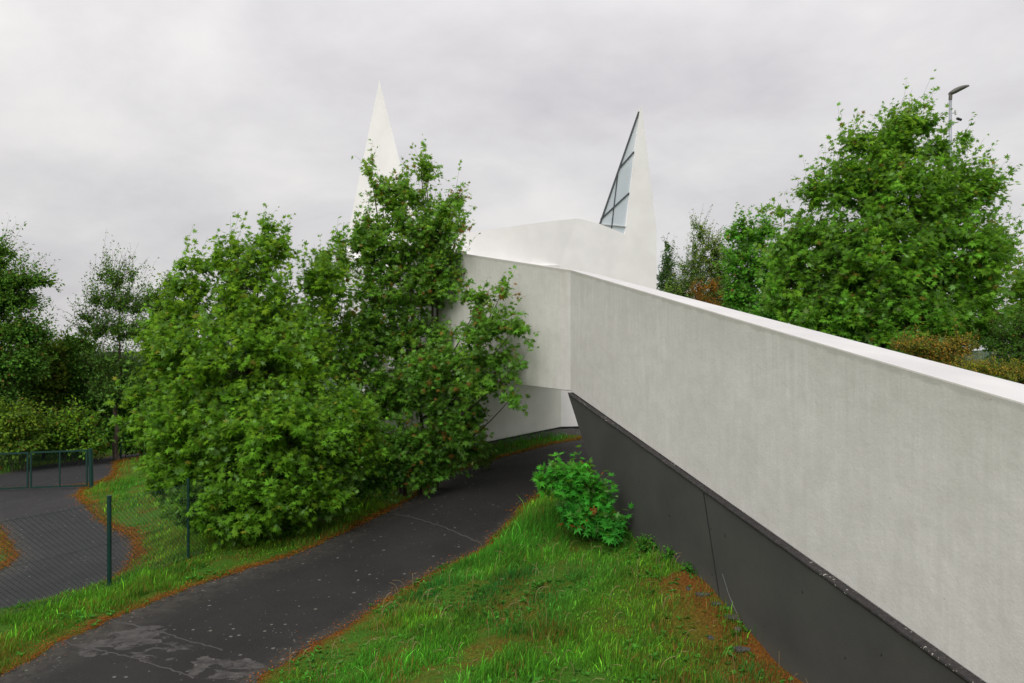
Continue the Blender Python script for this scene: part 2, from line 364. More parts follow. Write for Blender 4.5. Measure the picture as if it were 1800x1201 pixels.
def build_ground():
    xs = grow(-10.5, 5.5, .1, 3200); ys = grow(7, 24, .1, 3200); X, Y = np.meshgrid(xs, ys); Z = height(X, Y)
    near = (np.hypot(X, Y) < 60)
    x = X[near]; y = Y[near]; ow = on_way(x, y); ed = edge_dist(x, y)
    b = .035*vnoise(x*1.3, y*1.3, 11)+.02*vnoise(x*3.7, y*3.7, 12)
    Z[near] += np.where(ow, -.07, b*np.clip(ed/.5, 0, 1)+.012)
    lit = np.zeros(X.shape); lit[near] = np.clip(1-ed/.30, 0, 1)
    # dry straw-coloured strip at the foot of the dark wall
    wl = np.array([[1.2, 15.2], [4.6, 4.2]]); dw = seg_dist(wl, x, y)
    l2 = np.zeros(X.shape); l2[near] = np.clip(1.25-dw/.9, 0, 1)*(y < 10.8)
    lit = np.maximum(lit, l2)
    ny, nx = X.shape; i = np.arange(ny-1)[:, None]*nx+np.arange(nx-1)[None, :]
    Fc = np.stack([i, i+1, i+nx+1, i+nx], -1).reshape(-1, 4)
    me = np_mesh('ground', np.c_[X.ravel(), Y.ravel(), Z.ravel()], Fc, attrs={'litter': lit.ravel()})
    far = (np.hypot(X, Y) > 110).ravel()[Fc[:, 0]]; me.polygons.foreach_set('material_index', far.astype(np.int32))
    o = link('ground', me, [M_GROUND, M_FAR], None, True); tag(o, kind='structure')
build_ground()
def build_ways():
    for nm, (A, B) in EDGES.items():
        n = len(A); m = 46 if nm == 'footpath' else 24; t = np.linspace(-.02, 1.02, m)
        XY = A[:, None, :]*(1-t)[None, :, None]+B[:, None, :]*t[None, :, None]; X = XY[..., 0]; Y = XY[..., 1]
        wd = np.linalg.norm(A-B, axis=1)[:, None]; tt = np.clip(t, 0, 1)[None, :]
        Z = height(X, Y)+{'footpath': 0., 'road': -.006, 'access_road': -.012}[nm]+.012*np.sin(np.clip(tt, 0, 1)*math.pi)
        edge = np.clip(1-tt*wd/.9, 0, 1)+np.clip(1-(1-tt)*wd/.35, 0, 1)*.8
        worn = np.zeros(X.shape)
        if nm == 'footpath':
            for (u, v, r, k) in ((235, 1125, .62, 1.1), (180, 1140, .5, 1.), (285, 1150, .55, .95), (375, 1165, .38, 1.), (415, 1178, .45, 1.05), (350, 1185, .35, .9), (700, 905, .5, .78), (850, 940, .45, .8), (425, 1200, .4, 1.)):
                c = hit(u, v); worn = np.maximum(worn, k*np.clip(1.35-np.hypot((X-c[0]), (Y-c[1]))/r*.75, 0, 1))
        i = np.arange(n-1)[:, None]*m+np.arange(m-1)[None, :]; Fc = np.stack([i, i+1, i+m+1, i+m], -1).reshape(-1, 4)[:, ::-1]
        me = np_mesh(nm, np.c_[X.ravel(), Y.ravel(), Z.ravel()], Fc, attrs={'worn': worn.ravel(), 'edge': np.broadcast_to(edge, X.shape).ravel()})
        me = fix_up(me); tag(link(nm, me, M_ASPH if nm == 'footpath' else M_ROAD, None, True), kind='structure')
def fix_up(me):
    n = np.zeros(len(me.polygons)*3); me.polygons.foreach_get('normal', n)
    if n[2::3].mean() < 0: me.flip_normals()
    return me
build_ways()
def build_seams():        # tar and mortar seams where the paving was cut
    T = Tubes()
    for pts in ([(110, 1130), (190, 1150), (270, 1172), (345, 1197)], [(192, 1092), (260, 1108), (330, 1128), (395, 1146)], [(690, 905), (740, 915), (790, 932), (850, 958)]):
        L = smooth_line(np.array([hit(*p) for p in pts]), 60); s = np.linspace(0, 8, 60)
        L += np.c_[vnoise(s*4, s*0, 21), vnoise(s*4, s*0+3, 22)]*.025
        z = height(L[:, 0], L[:, 1])+.004; T.add(np.c_[L, z], .012+.006*np.abs(vnoise(s*5, s*0, 9)), 6)
    o = link('paving_seam', T.mesh('paving_seam'), mat_simple('pale_seam', (.055, .052, .05), .9)); tag(o, kind='structure')
build_seams()

# ---------------------------------------------------------------- footbridge
WK = 7950.0
def wallD(u): return WK/(u-485.0)
def WP(u, v): return P(u, v, wallD(u))
WD = (WP(1003, 600)-WP(1800, 600)); WD[2] = 0; WLEN = np.linalg.norm(WD); WD /= WLEN          # along the wall, away from the eye
WN = np.array([WD[1], -WD[0], 0]); WN = WN if WN[0] > 0 else -WN                                   # into the bridge (to the right)
def build_bridge():
    root = empty('footbridge', WP(1120, 945), 'long white concrete footbridge with a broad sloping parapet on a dark grey base wall', 'footbridge')
    p_near = WP(1800, 708); p_c = WP(1003, 474); q_near = WP(1800, 1250); q_c = WP(1003, 688)
    ext = -9.5
    k = ext/WLEN
    sec = []    # (outer top, outer bottom, coping width, inward direction)
    sec.append((p_near+(p_near-p_c)*(-k), q_near+(q_near-q_c)*(-k), .84, WN))
    N = 14
    for i in range(N+1):
        t = i/N; sec.append((p_near*(1-t)+p_c*t, q_near*(1-t)+q_c*t, .80+(.30-.80)*t, WN))
    E = P(811, 445, 19.); Eb = P(811, 664, 19.)
    n2 = np.array([E[1]-p_c[1], -(E[0]-p_c[0]), 0]); n2 /= np.linalg.norm(n2)
    nc = WN+n2; nc /= nc@WN
    sec[-1] = (p_c, q_c, .30, nc)
    t2 = 2.0
    for t in np.linspace(.25, t2, 7): sec.append((p_c+(E-p_c)*t, q_c+(Eb-q_c)*t, .30, n2))
    # white body with trough for the walkway
    nS = len(sec); V = []; UVs = []; DB = []; s = 0; prev = None
    Wd = 2.7; rows = 9
    for (a, b, cw, n) in sec:
        if prev is not None: s += np.linalg.norm((a-prev)[:2])
        prev = a
        for j in range(rows):
            t = j/(rows-1); V.append(a+(b-a)*t); UVs.append((s, -(a-b)[2]*t)); DB.append((a-b)[2]*t)
        top = a+n*.0; 
        pts = [b+n*Wd, np.array([*(a+n*Wd)[:2], a[2]-1.25]), np.array([*(a+n*cw)[:2], a[2]-1.25]), a+n*cw-np.array([0, 0, .02])]
        for p in pts: V.append(p); UVs.append((s, 0)); DB.append(5)
        # the last row repeats the outer top so that the coping is a separate flat face
    k_ = rows+4; Fc = []; mi = []
    for i in range(nS-1):
        for j in range(k_):
            jn = (j+1) % k_; Fc.append([i*k_+j, (i+1)*k_+j, (i+1)*k_+jn, i*k_+jn]); mi.append(1 if j == k_-1 else 0)
    e0 = list(range(k_)); e1 = [(nS-1)*k_+j for j in range(k_)]
    me = np_mesh('deck', V, np.array(Fc), mat_idx=mi, attrs={'depth_below_top': DB}, uv=UVs)
    import bmesh
    bmh = bmesh.new(); bmh.from_mesh(me); bmh.verts.ensure_lookup_table()
    for e in (e0, e1):
        try: bmh.faces.new([bmh.verts[x] for x in e])
        except Exception: pass
    bmesh.ops.recalc_face_normals(bmh, faces=bmh.faces); bmh.to_mesh(me); bmh.free()
    o = link('parapet', me, [M_RENDER, M_COPING], root); bevel(o, .018, 2)
    # unseen slab added between bridge and church to shade the lower wall
    zt = .5; a_ = q_c+nc*.25; b_ = q_c+(Eb-q_c)*2.0+n2*.25; c_ = P(982, 700, 27.9); c_[2] = b_[2]
    lo3 = np.array([a_, b_, c_])+[0, 0, .03]
    link('shade_slab', prism('shade_slab', lo3, np.array([0, 0, zt])), M_RENDER, root)
    # dark wall: proud of the white face, raking front edge, cut below ground
    proud = WN*-.07
    def wpt(u, v): return WP(u, v)+proud
    top = [wpt(1003.5, 690), wpt(1250, 690+(1250-1003)*.7026), wpt(1500, 690+(1500-1003)*.7026), wpt(1800, 1250)]
    far = top[-1]+(q_near-q_c)/WLEN*9.5
    # raking edge follows the photograph down to the ground
    lowe = wpt(1052, 840); d = lowe-top[0]; lowe2 = top[0]+d*1.9
    base_z = -1.2
    nx = 60; V = []; AG = []; UV = []
    T0 = top[0]; T1 = far; B0 = lowe2; B1 = np.array([far[0], far[1], lowe2[2]-1.6])
    for i in range(nx+1):
        t = i/nx; a = T0*(1-t)+T1*t; b = B0*(1-t)+B1*t
        for j in range(13):
            q = a+(b-a)*j/12; V.append(q); AG.append(q[2]-float(height(q[0]-.1, q[1]))); UV.append((t*18, q[2]))
    n1 = len(V); V2 = [v+WN*2.5 for v in V[::1]]
    i = np.arange(nx)[:, None]*13+np.arange(12)[None, :]
    f1 = np.stack([i, i+13, i+14, i+1], -1).reshape(-1, 4); f2 = f1[:, ::-1]+n1
    fr = [[j, j+1, n1+j+1, n1+j] for j in range(12)]; bk = [[nx*13+j+1, nx*13+j, n1+nx*13+j, n1+nx*13+j+1] for j in range(12)]
    tp = [[i*13, n1+i*13, n1+(i+1)*13, (i+1)*13] for i in range(nx)]
    me = np_mesh('base_wall', V+V2, np.vstack([f1, f2, fr, bk, tp]), attrs={'above_ground': AG+AG}, uv=UV+UV); fix_normals(me)
    link('base_wall', me, M_DARK, root)
    # chipped ledge along the top of the dark wall: a rounded nosing with knocked edges
    m = 260; t = np.linspace(0.004, 1, m); c = T0[None]*(1-t)[:, None]+T1[None]*t[:, None]
    sl = (T1-T0)/np.linalg.norm(T1-T0); upn = np.cross(sl, WN); upn = upn if upn[2] > 0 else -upn
    wid = .015+.10*np.clip(t*1.25, 0, 1)
    j1 = 1+.25*vnoise(t*90, t*0, 31)+.12*vnoise(t*300, t*0, 32)
    prof = [(-.010, -.028), (-.022, -.012), (-.020, .004), (0.0, .014), (.069, .017), (.069, -.02)]
    V = np.stack([c+WN[None]*(p[0]*j1)[:, None]*(1 if p[0] < 0 else 1/np.maximum(j1, .01)[:, None])+upn[None]*(p[1]*(.6+.4*j1)*(wid/.085+.35))[:, None] for p in prof], 1)
    k6 = len(prof); i = np.arange(m-1)[:, None]*k6+np.arange(k6)[None, :]; jn = np.arange(m-1)[:, None]*k6+((np.arange(k6)+1) % k6)[None, :]
    me = np_mesh('ledge', V.reshape(-1, 3), np.stack([i, jn, jn+k6, i+k6], -1).reshape(-1, 4)); fix_normals(me)
    link('ledge', me, M_CHIP, root)
    # tie holes and one pale scratch in the paint
    for u, v, h_ in ((1129, 847, .02), (1146, 865, .02), (1185, 906, .03), (1258, 929, .03), (1283, 941, .045), (1420, 1040, .02), (1560, 1150, .02)):
        a = wpt(u, v); link('tie_hole', bars('tie_hole', [(a-WN*.001+[0, 0, h_/2], a-WN*.001-[0, 0, h_/2], .013, .004, tuple(WN))]), M_BLACKP, root)
    a = wpt(1278, 1008); b = wpt(1290, 1046); c = wpt(1312, 1096)
    link('scratch', bars('scratch', [(a-WN*.001, b-WN*.001, .0025, .003, tuple(WN)), (b-WN*.001, c-WN*.001, .0035, .003, tuple(WN))]), M_GALV, root)
    # movement joint down the dark wall
    a = wpt(1245, 690+(1245-1003)*.7026+6)+proud*.02; b = wpt(1278, 1080)+proud*.02
    link('joint', bars('joint', [(a-WN*.0015, b-WN*.0015, .014, .006, tuple(WN))]), M_BLACKP, root)
build_bridge()

# ---------------------------------------------------------------- church
def build_church():
    C = np.array([(985-900)/F*28, 28.]); T = np.array([(1154-900)/F*30, 30.])
    def CT(u, v):          # point of the vertical front plane C-T seen at u, v
        r = (u-900)/F; d = T-C; s = (r*C[1]-C[0])/(d[0]-r*d[1]); D = C[1]+d[1]*s; return P(u, v, D)
    root = empty('church', P(985, 757, 28), 'white angular church with two sharp spires beyond the footbridge, paths and trees', 'church')
    C0 = P(985, 757, 28)-[0, 0, .05]; C1 = CT(984, 466); B0 = P(640, 829, 22); B1 = P(640, 470, 22); B0[2] -= .4; C0[2] -= 0
    R1 = CT(1016, 384); W1 = CT(1055, 394); W2 = CT(1099, 412); AP = CT(1127.7, 185); T1 = CT(1154, 403); T0 = CT(1154, 720); C0x = CT(985, 757)
    # base floats a little above a dark plinth recess as in the photograph
    zb = -1.0
    B1 = P(640, 472, 22.3); R4 = P(690, 430, 24.8); rn = np.cross(R1-C1, R4-C1); eye = np.array([0, 0, Z0])
    def on_roof(u, v): d = P(u, v, 1)-eye; return eye+d*((C1-eye)@rn)/(d@rn)
    R2 = on_roof(943, 392); R3 = on_roof(811, 411.5); BR = on_roof(640, 473)
    B0[:2] = B1[:2]
    LS0 = P(608, 437, 26.5); L0 = LS0.copy(); L0[2] = zb
    nrm = np.array([-(T-C)[1], (T-C)[0], 0.]); nrm /= np.linalg.norm(nrm); nrm = nrm if nrm[1] > 0 else -nrm     # away from eye
    K1 = T1+nrm*6+np.array([-1.2, 0, 0]); K1[2] = T1[2]-1.2; K0 = K1.copy(); K0[2] = zb
    H1 = P(640, 450, 36); H1[2] = 7.; H0 = H1.copy(); H0[2] = zb
    T0[2] = zb+.1
    V = [C0x, C1, B0, B1, LS0, L0, T0, T1, R1, W1, W2, K0, K1, H0, H1]; ix = dict(C0=0, C1=1, B0=2, B1=3, L1=4, L0=5, T0=6, T1=7, R1=8, W1=9, W2=10, K0=11, K1=12, H0=13, H1=14)
    I = lambda s: [ix[k] for k in s.split()]
    walls = [I('B0 C0 C1 B1'), I('L0 B0 B1 L1'), I('C0 T0 T1 W2 W1 R1 C1'), I('T0 K0 K1 T1'), I('K0 H0 H1 K1'), I('H0 L0 L1 H1')]
    link('wall', poly_mesh('wall', V, walls), M_CHURCH, root)
    rv = [C1, BR, LS0, R4, R3, R2, R1, W1, K1, H1, T1, B1-[0, 0, .01]]
    rf = [(0, 6, 5), (0, 5, 4), (0, 4, 1), (1, 4, 3), (1, 3, 2), (2, 3, 9), (3, 4, 9), (4, 5, 9), (5, 6, 9), (6, 7, 8), (6, 8, 9), (7, 10, 8), (0, 1, 11), (1, 2, 11)]
    link('roof', poly_mesh('roof', rv, rf), M_CHURCH, root)
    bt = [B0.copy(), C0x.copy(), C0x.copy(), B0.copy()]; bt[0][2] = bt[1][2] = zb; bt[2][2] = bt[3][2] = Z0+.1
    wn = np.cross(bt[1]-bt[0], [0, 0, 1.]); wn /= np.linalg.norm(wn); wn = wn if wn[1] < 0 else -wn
    link('shade_tint_panel', prism('shade_tint_panel', np.array(bt), wn*.04), mat_white('shade_tinted_white', (.62, .62, .565), (.70, .695, .64)), root)  # overlay on the white church wall, shade under the bridge painted as greyer tint
    # right hand spire: white blade beside the tall window, leaning back to a single tip
    back = AP*.0+W1*.35+T1*.65+nrm*2.6; back[2] = T1[2]-.2
    G = CT(1124.5, 199)      # top of the window opening
    rec = nrm*.16
    sv_ = [W2, T1, AP, G, back, W1]
    sf = [(0, 1, 2, 3), (1, 4, 2), (4, 5, 2)]
    link('spire', poly_mesh('spire', sv_, sf), M_CHURCH, root)
    # white reveal right and below the glass
    rvv = [W2, G, G+rec, W2+rec, W1, W1+rec, AP]; link('reveal', poly_mesh('reveal', rvv, [(0, 1, 2, 3), (0, 3, 5, 4), (1, 6, 2)]), M_CHURCH, root)
    # window: glass and dark glazing bars
    wr = rec*.55
    sh = nrm*.02
    gl = link('window', poly_mesh('window', [W1+rec*.5, W2+rec*.5, G+rec*.5], [(0, 1, 2)]), M_GLASS, root)
    def on(u, v): return CT(u, v)+rec*.38
    lst = [(on(1124.6, 196), on(1056, 394), .06, .04, tuple(nrm)), (on(1116, 266.5), on(1091, 295), .05, .04, tuple(nrm)), (on(1107.5, 339), on(1057.5, 385.5), .05, .04, tuple(nrm)),
           (on(1088, 303), on(1081, 362), .028, .03, tuple(nrm)), (on(1081, 362), on(1076.5, 403), .028, .03, tuple(nrm))]
    link('frame', bars('frame', lst), M_MULL, gl)
    # left hand spire
    a = P(606, 437, 28.2); b = P(741, 437, 26.2); ap = P(666.7, 141, 27.6); bk = P(700, 437, 31); 
    dn = np.array([0, 0, -3.2])
    link('spire', poly_mesh('spire', [a, b, ap, bk, a+dn, b+dn, bk+dn], [(0, 1, 2), (1, 3, 2), (3, 0, 2), (0, 4, 5, 1), (1, 5, 6, 3), (3, 6, 4, 0)]), M_CHURCH, root)
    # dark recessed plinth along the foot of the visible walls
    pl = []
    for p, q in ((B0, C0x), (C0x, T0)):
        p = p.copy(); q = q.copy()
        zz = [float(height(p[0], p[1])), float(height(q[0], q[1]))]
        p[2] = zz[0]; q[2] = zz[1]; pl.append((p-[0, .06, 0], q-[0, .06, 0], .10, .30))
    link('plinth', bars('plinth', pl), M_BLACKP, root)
build_church()
def build_gravel():
    p = P(640, 829, 22.3)[:2]; q = P(985, 757, 28)[:2]; r_ = P(1090, 735, 29.2)[:2]; L = np.vstack([p+(q-p)*t for t in np.linspace(.2, 1, 60)]+[q+(r_-q)*t for t in np.linspace(.05, 1, 12)])
    o_ = np.array([.35, -.6]); m = 8; t = np.linspace(0, 1, m); w = 1+.25*vnoise(np.arange(len(L))*.7, np.zeros(len(L)), 5)
    XY = L[:, None]+o_*(t[None, :, None]*w[:, None, None]); X = XY[..., 0]; Y = XY[..., 1]; Z = height(X, Y)+.10*(1-t[None]**3)+.035*vnoise(X*9, Y*9, 4)
    n = len(L); i = np.arange(n-1)[:, None]*m+np.arange(m-1)[None, :]
    tag(link('gravel_strip', fix_up(np_mesh('gravel_strip', np.c_[X.ravel(), Y.ravel(), Z.ravel()], np.stack([i, i+1, i+m+1, i+m], -1).reshape(-1, 4))), M_STONE), kind='structure')
build_gravel()

# ---------------------------------------------------------------- foliage
def leaf_maple():
    half = [(.05, -.05), (.34, -.12), (.21, .10), (.70, .16), (.33, .33), (.70, .76), (.24, .56), (.13, .72)]
    out = [(0, 0)]+half+[(0, 1.15)]+[(-x, y) for x, y in half[::-1]]
    pts = np.array([(0, .36)]+out, float); n = len(out)
    Fc = np.array([(0, 1+i, 1+(i+1) % n) for i in range(n)])
    z = -.16*np.abs(pts[:, 0])-.14*pts[:, 1]**2
    return np.c_[pts, z], Fc
def leaf_maple_lo():
    half = [(.28, -.08), (.66, .18), (.32, .36), (.64, .76), (.18, .60)]
    out = [(0, 0)]+half+[(0, 1.0)]+[(-x, y) for x, y in half[::-1]]
    pts = np.array([(0, .36)]+out, float); n = len(out); Fc = np.array([(0, 1+i, 1+(i+1) % n) for i in range(n)])
    return np.c_[pts, -.16*np.abs(pts[:, 0])-.14*pts[:, 1]**2], Fc
def leaf_oval():
    pts = np.array([(0, 0, 0), (.34, .45, .05), (0, 1, -.08), (-.34, .45, .05)]); return pts, np.array([(0, 1, 2), (0, 2, 3)])
def place_leaves(shape, pos, dirv, nrm, size, col, name):
    Vt, Ft = shape; n = len(pos); Y = dirv/np.linalg.norm(dirv, axis=1)[:, None]; X = np.cross(Y, nrm); X /= np.linalg.norm(X, axis=1)[:, None]+1e-9; Zv = np.cross(X, Y)
    curl = rng.uniform(.3, 2.2, n)[:, None]
    V = pos[:, None, :]+size[:, None, None]*(Vt[None, :, 0, None]*X[:, None, :]+Vt[None, :, 1, None]*Y[:, None, :]+(Vt[None, :, 2]*curl)[..., None]*Zv[:, None, :])
    k = len(Vt); Fc = (Ft[None]+(np.arange(n)*k)[:, None, None]).reshape(-1, 3)
    C = np.repeat(col[:, None, :], k, 1).reshape(-1, 3)
    return np_mesh(name, V.reshape(-1, 3), Fc, C)
DENS = 18
GAIN = np.array([2.6, 2.4, 1.15])
def bez(a, b, c, n):
    t = np.linspace(0, 1, n)[:, None]; return (1-t)**2*a+2*t*(1-t)*b+t*t*c
def tree(name, base, blobs, label, cat, leaf='maple', size=.14, dens=1., per=12, stems=1, green=(.05, .125, .018), var=.3, tip=(.2, .13, .03), tipf=.06, wind=.25, trunk_r=.09,
         twig_len=.45, group=None, flip=.25, ground=None, bark=None, mat=None, lean=(0, 0), upright=0.):
    base = np.asarray(base, float); green = tuple(np.array(green)*GAIN); per = int(per*1.25)
    root = empty(name, base, label, cat, group)
    Bp = []; Br = []
    for b in blobs:
        u, v, D, ru, rv = b[:5]; c = P(u, v, D); sh_ = .2*twig_len; rx = max(ru/F*D-sh_, ru/F*D*.4); rz = max(rv/F*D-sh_, rv/F*D*.4); ry = b[5] if len(b) > 5 else (rx+rz)/2*.9
        Bp.append(c); Br.append((rx, ry, rz))
    Bp = np.array(Bp); Br = np.array(Br); lo = base[2]
    T = Tubes(); topz = Bp[:, 2].max(); cen = (Bp*(Br.prod(1)**.66)[:, None]).sum(0)/(Br.prod(1)**.66).sum()
    # stems
    stemc = []
    for s in range(stems):
        a = rng.uniform(0, 6.28); off = np.array([math.cos(a), math.sin(a)*.6, 0])*(0 if stems == 1 else trunk_r*4)
        k = np.argsort(-Bp[:, 2])[min(s, len(Bp)-1)]
        tgt = Bp[k].copy() if stems > 1 else np.array([cen[0]*.6+Bp[k][0]*.4, cen[1], topz-.2*(topz-lo)])
        c = bez(base+off-[0, 0, .15], base+off*1.5+[0, 0, (tgt[2]-lo)*.5], tgt, 16)
        c += np.c_[vnoise(np.arange(16)*.6, np.full(16, s*3.), 3), vnoise(np.arange(16)*.6, np.full(16, s*3.+1), 4), np.zeros(16)]*trunk_r*.8
        r = trunk_r*(1 if stems == 1 else .55)*np.linspace(1, .16, 16); r[0] *= 1.35; T.add(c, r, 8); stemc.append((c, r))
    allc = np.vstack([c for c, _ in stemc]); allr = np.concatenate([r for _, r in stemc])
    tips = []; outd = []
    for c, r3 in zip(Bp, Br):
        # limb from a stem point lower than the blob
        q = allc[(allc[:, 2] < c[2]-.15*r3[2])] if (allc[:, 2] < c[2]-.15*r3[2]).any() else allc[:3]
        dd = np.linalg.norm((q-c)*[1, 1, .6], axis=1); kk = np.argmin(dd+np.abs(c[2]-q[:, 2]-dd*.45)*.6); s0 = q[kk]
        rr = allr[np.argmin(np.linalg.norm(allc-s0, axis=1))]; L = np.linalg.norm(c-s0)
        midp = (s0+c)/2+[0, 0, -.08*L]+rng.normal(0, .05*L, 3)
        e = c+np.array([wind*.3, 0, .3])*r3[2]
        limb = bez(s0, midp, e, 10); T.add(limb, np.linspace(min(rr*.7, .012+.012*L), .006, 10), 6)
        area = (r3[0]*r3[1]+r3[0]*r3[2]+r3[1]*r3[2])/3*4*math.pi
        nt = max(6, int(area*dens*DENS)); nsub = max(2, nt//9)
        def samp(m, lo_=.5):
            d = rng.normal(size=(m, 3)); d /= np.linalg.norm(d, axis=1)[:, None]; rad = rng.uniform(lo_**2, 1, m)**.5
            return c+d*rad[:, None]*r3, d
        subs, _ = samp(nsub, .3); subc = []
        for sp in subs:
            d = np.linalg.norm(limb-sp, axis=1); k0 = limb[np.argmin(d+np.abs(limb[:, 2]-sp[2]+.5*d)*.4)]
            cv = bez(k0, (k0+sp)/2+[0, 0, .06*np.linalg.norm(sp-k0)], sp, 5); subc.append(cv); T.add(cv, np.linspace(.009, .004, 5), 4, False)
        subc = np.vstack(subc)
        tp, d = samp(nt, .45)
        for x, dv in zip(tp, d):
            j = subc[np.argmin(np.linalg.norm(subc-x, axis=1))]; x = j+(x-j)*np.array([.82, .82, .5+.3*np.clip((x[2]-lo)/(topz-lo), 0, 1)]); tips.append((j, x)); outd.append(dv)
    outd = np.array(outd); A = np.array([t[0] for t in tips]); Bt = np.array([t[1] for t in tips])
    # twigs: end portion directed outwards / up / with the wind
    dr = outd*.7+rng.normal(0, .35, outd.shape)+np.array([wind, 0, .35+upright]); dr /= np.linalg.norm(dr, axis=1)[:, None]
    tl = twig_len*rng.uniform(.5, 1.2, len(A))
    hh = np.clip((Bt[:, 2]-lo)/(topz-lo+.1), 0, 1); shoot = (rng.uniform(size=len(A)) < .24) & (outd[:, 2] > -.1)
    dr[shoot] = dr[shoot]*.5+np.array([wind*.6, 0, .8])*(.3+hh[shoot])[:, None]; dr /= np.linalg.norm(dr, axis=1)[:, None]; tl[shoot] *= 1.75
    E = Bt+dr*tl[:, None]
    tw = np.stack([A, Bt, E], 1); 
    nT = len(A); Vt = []; 
    # twig tubes as 3-sided slivers, vectorised
    kr = max(1., base[1]/17.)
    for seg, (r0, r1) in ((0, (.004*kr, .003*kr)), (1, (.003*kr, .0014*kr))):
        a = tw[:, seg]; b = tw[:, seg+1]; d = b-a; dn = d/(np.linalg.norm(d, axis=1)[:, None]+1e-9); s = np.cross(dn, [.3, .2, .9]); s /= np.linalg.norm(s, axis=1)[:, None]+1e-9; w = np.cross(dn, s)
        ring = []
        for (p, r) in ((a, r0), (b, r1)):
            for an in (0, 2.094, 4.188): ring.append(p+r*(math.cos(an)*s+math.sin(an)*w))
        V = np.stack(ring, 1).reshape(-1, 3); i = (np.arange(nT)*6)[:, None]
        f = np.concatenate([i+np.array([[j, (j+1) % 3, 3+(j+1) % 3, 3+j]]) for j in range(3)], 0)+T.n; T.V.append(V); T.F.append(f); T.n += len(V)
    link('trunk', T.mesh('trunk'), bark or M_BARK, root, True)
    # leaves
    k = per; t = rng.uniform(.0, 1.05, (nT, k)); p = np.where((t < .35)[..., None], A[:, None]+(Bt-A)[:, None]*(t/.35)[..., None], Bt[:, None]+(E-Bt)[:, None]*((t-.35)/.65)[..., None])
    ax = np.broadcast_to(dr[:, None, :], p.shape)
    rd = rng.normal(size=p.shape); ld = ax*.55+rd*.75+np.array([wind*.8, 0, -.25]); ld /= np.linalg.norm(ld, axis=2)[..., None]
    pos = p+ld*size*.35
    up = np.array([0, 0, 1.])+rng.normal(0, .34, p.shape)+outd[:, None, :]*.4
    hf = np.clip((Bt[:, 2]-lo)/(topz-lo+.1), 0, 1)[:, None]; fl = rng.uniform(size=p.shape[:2]) < flip*(.3+1.1*hf); up = np.where(fl[..., None], rng.normal(size=p.shape)+np.array([-.3, -.3, -.2]), up)
    sz = size*rng.uniform(.5, 1.3, p.shape[:2])*(1.12-.22*hh)[:, None]*(1-.35*np.clip(t, 0, 1))
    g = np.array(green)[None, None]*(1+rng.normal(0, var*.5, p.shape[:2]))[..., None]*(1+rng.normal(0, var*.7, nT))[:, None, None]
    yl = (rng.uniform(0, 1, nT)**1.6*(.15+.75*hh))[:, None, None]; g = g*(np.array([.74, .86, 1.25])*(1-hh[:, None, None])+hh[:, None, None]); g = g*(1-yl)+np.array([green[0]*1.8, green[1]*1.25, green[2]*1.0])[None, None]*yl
    isT = (rng.uniform(size=p.shape[:2]) < tipf*(.3+1.6*t)) & (t > .4) | ((rng.uniform(size=nT) < tipf*.8)[:, None] & (rng.uniform(size=p.shape[:2]) < .55))
    g = np.where(isT[..., None], np.array(tip)*rng.uniform(.6, 1.3, p.shape[:2])[..., None], g); g = np.clip(g, .003, .6)
    shape = {'maple': leaf_maple, 'maple_lo': leaf_maple_lo, 'oval': leaf_oval}[leaf]()
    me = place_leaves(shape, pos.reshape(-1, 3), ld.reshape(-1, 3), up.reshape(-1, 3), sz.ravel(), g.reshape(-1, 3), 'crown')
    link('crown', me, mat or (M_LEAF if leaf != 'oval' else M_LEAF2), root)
    return root
def gpt(u, D): x = (u-900)/F*D; return np.array([x, D, float(height(x, D))])

tree('maple_tree', gpt(430, 17.2), [
 (445, 525, 17, 70, 80), (470, 440, 17, 36, 36), (470, 405, 17, 14, 20), (500, 425, 17, 14, 16), (410, 440, 17, 12, 20, .4), (350, 470, 17, 12, 18, .4), (330, 530, 17, 44, 52), (316, 462, 16.8, 14, 18), (385, 465, 17, 28, 28),
 (420, 640, 16.6, 160, 95), (520, 620, 17.5, 62, 95), (565, 500, 18, 42, 50), (290, 620, 16.5, 40, 50), (245, 690, 16.2, 36, 18), (225, 745, 16.0, 34, 12), (280, 740, 16.0, 50, 30), (270, 570, 16.6, 20, 20),
 (340, 770, 16, 105, 70), (480, 770, 15.6, 140, 75), (600, 745, 16.4, 65, 60), (300, 835, 15.6, 45, 45), (345, 890, 15.4, 55, 40), (450, 885, 15.3, 100, 50), (400, 925, 15.6, 70, 22), (500, 920, 16, 60, 22), (560, 860, 15.8, 60, 48), (450, 820, 17.5, 120, 70), (560, 780, 18.2, 90, 80), (400, 720, 18, 120, 80), (620, 790, 16.5, 50, 45)],
 'broad bushy maple with yellow-green leaves and branches down to the grass, behind the wire fence', 'tree', size=.13, dens=1.6, per=14, tip=(.20, .20, .02), tipf=.015, trunk_r=.1, green=(.052, .126, .013))
tree('maple_tree', gpt(585, 19.5), [(590, 425, 18.8, 12, 18), (570, 455, 18.8, 22, 22), (572, 525, 19, 36, 46), (605, 600, 19, 50, 60), (625, 680, 19, 50, 50), (640, 740, 19.3, 50, 40)],
 'slim young maple whose top shows between the two big leafy trees', 'tree', size=.14, dens=1.0, tipf=.04, trunk_r=.05)
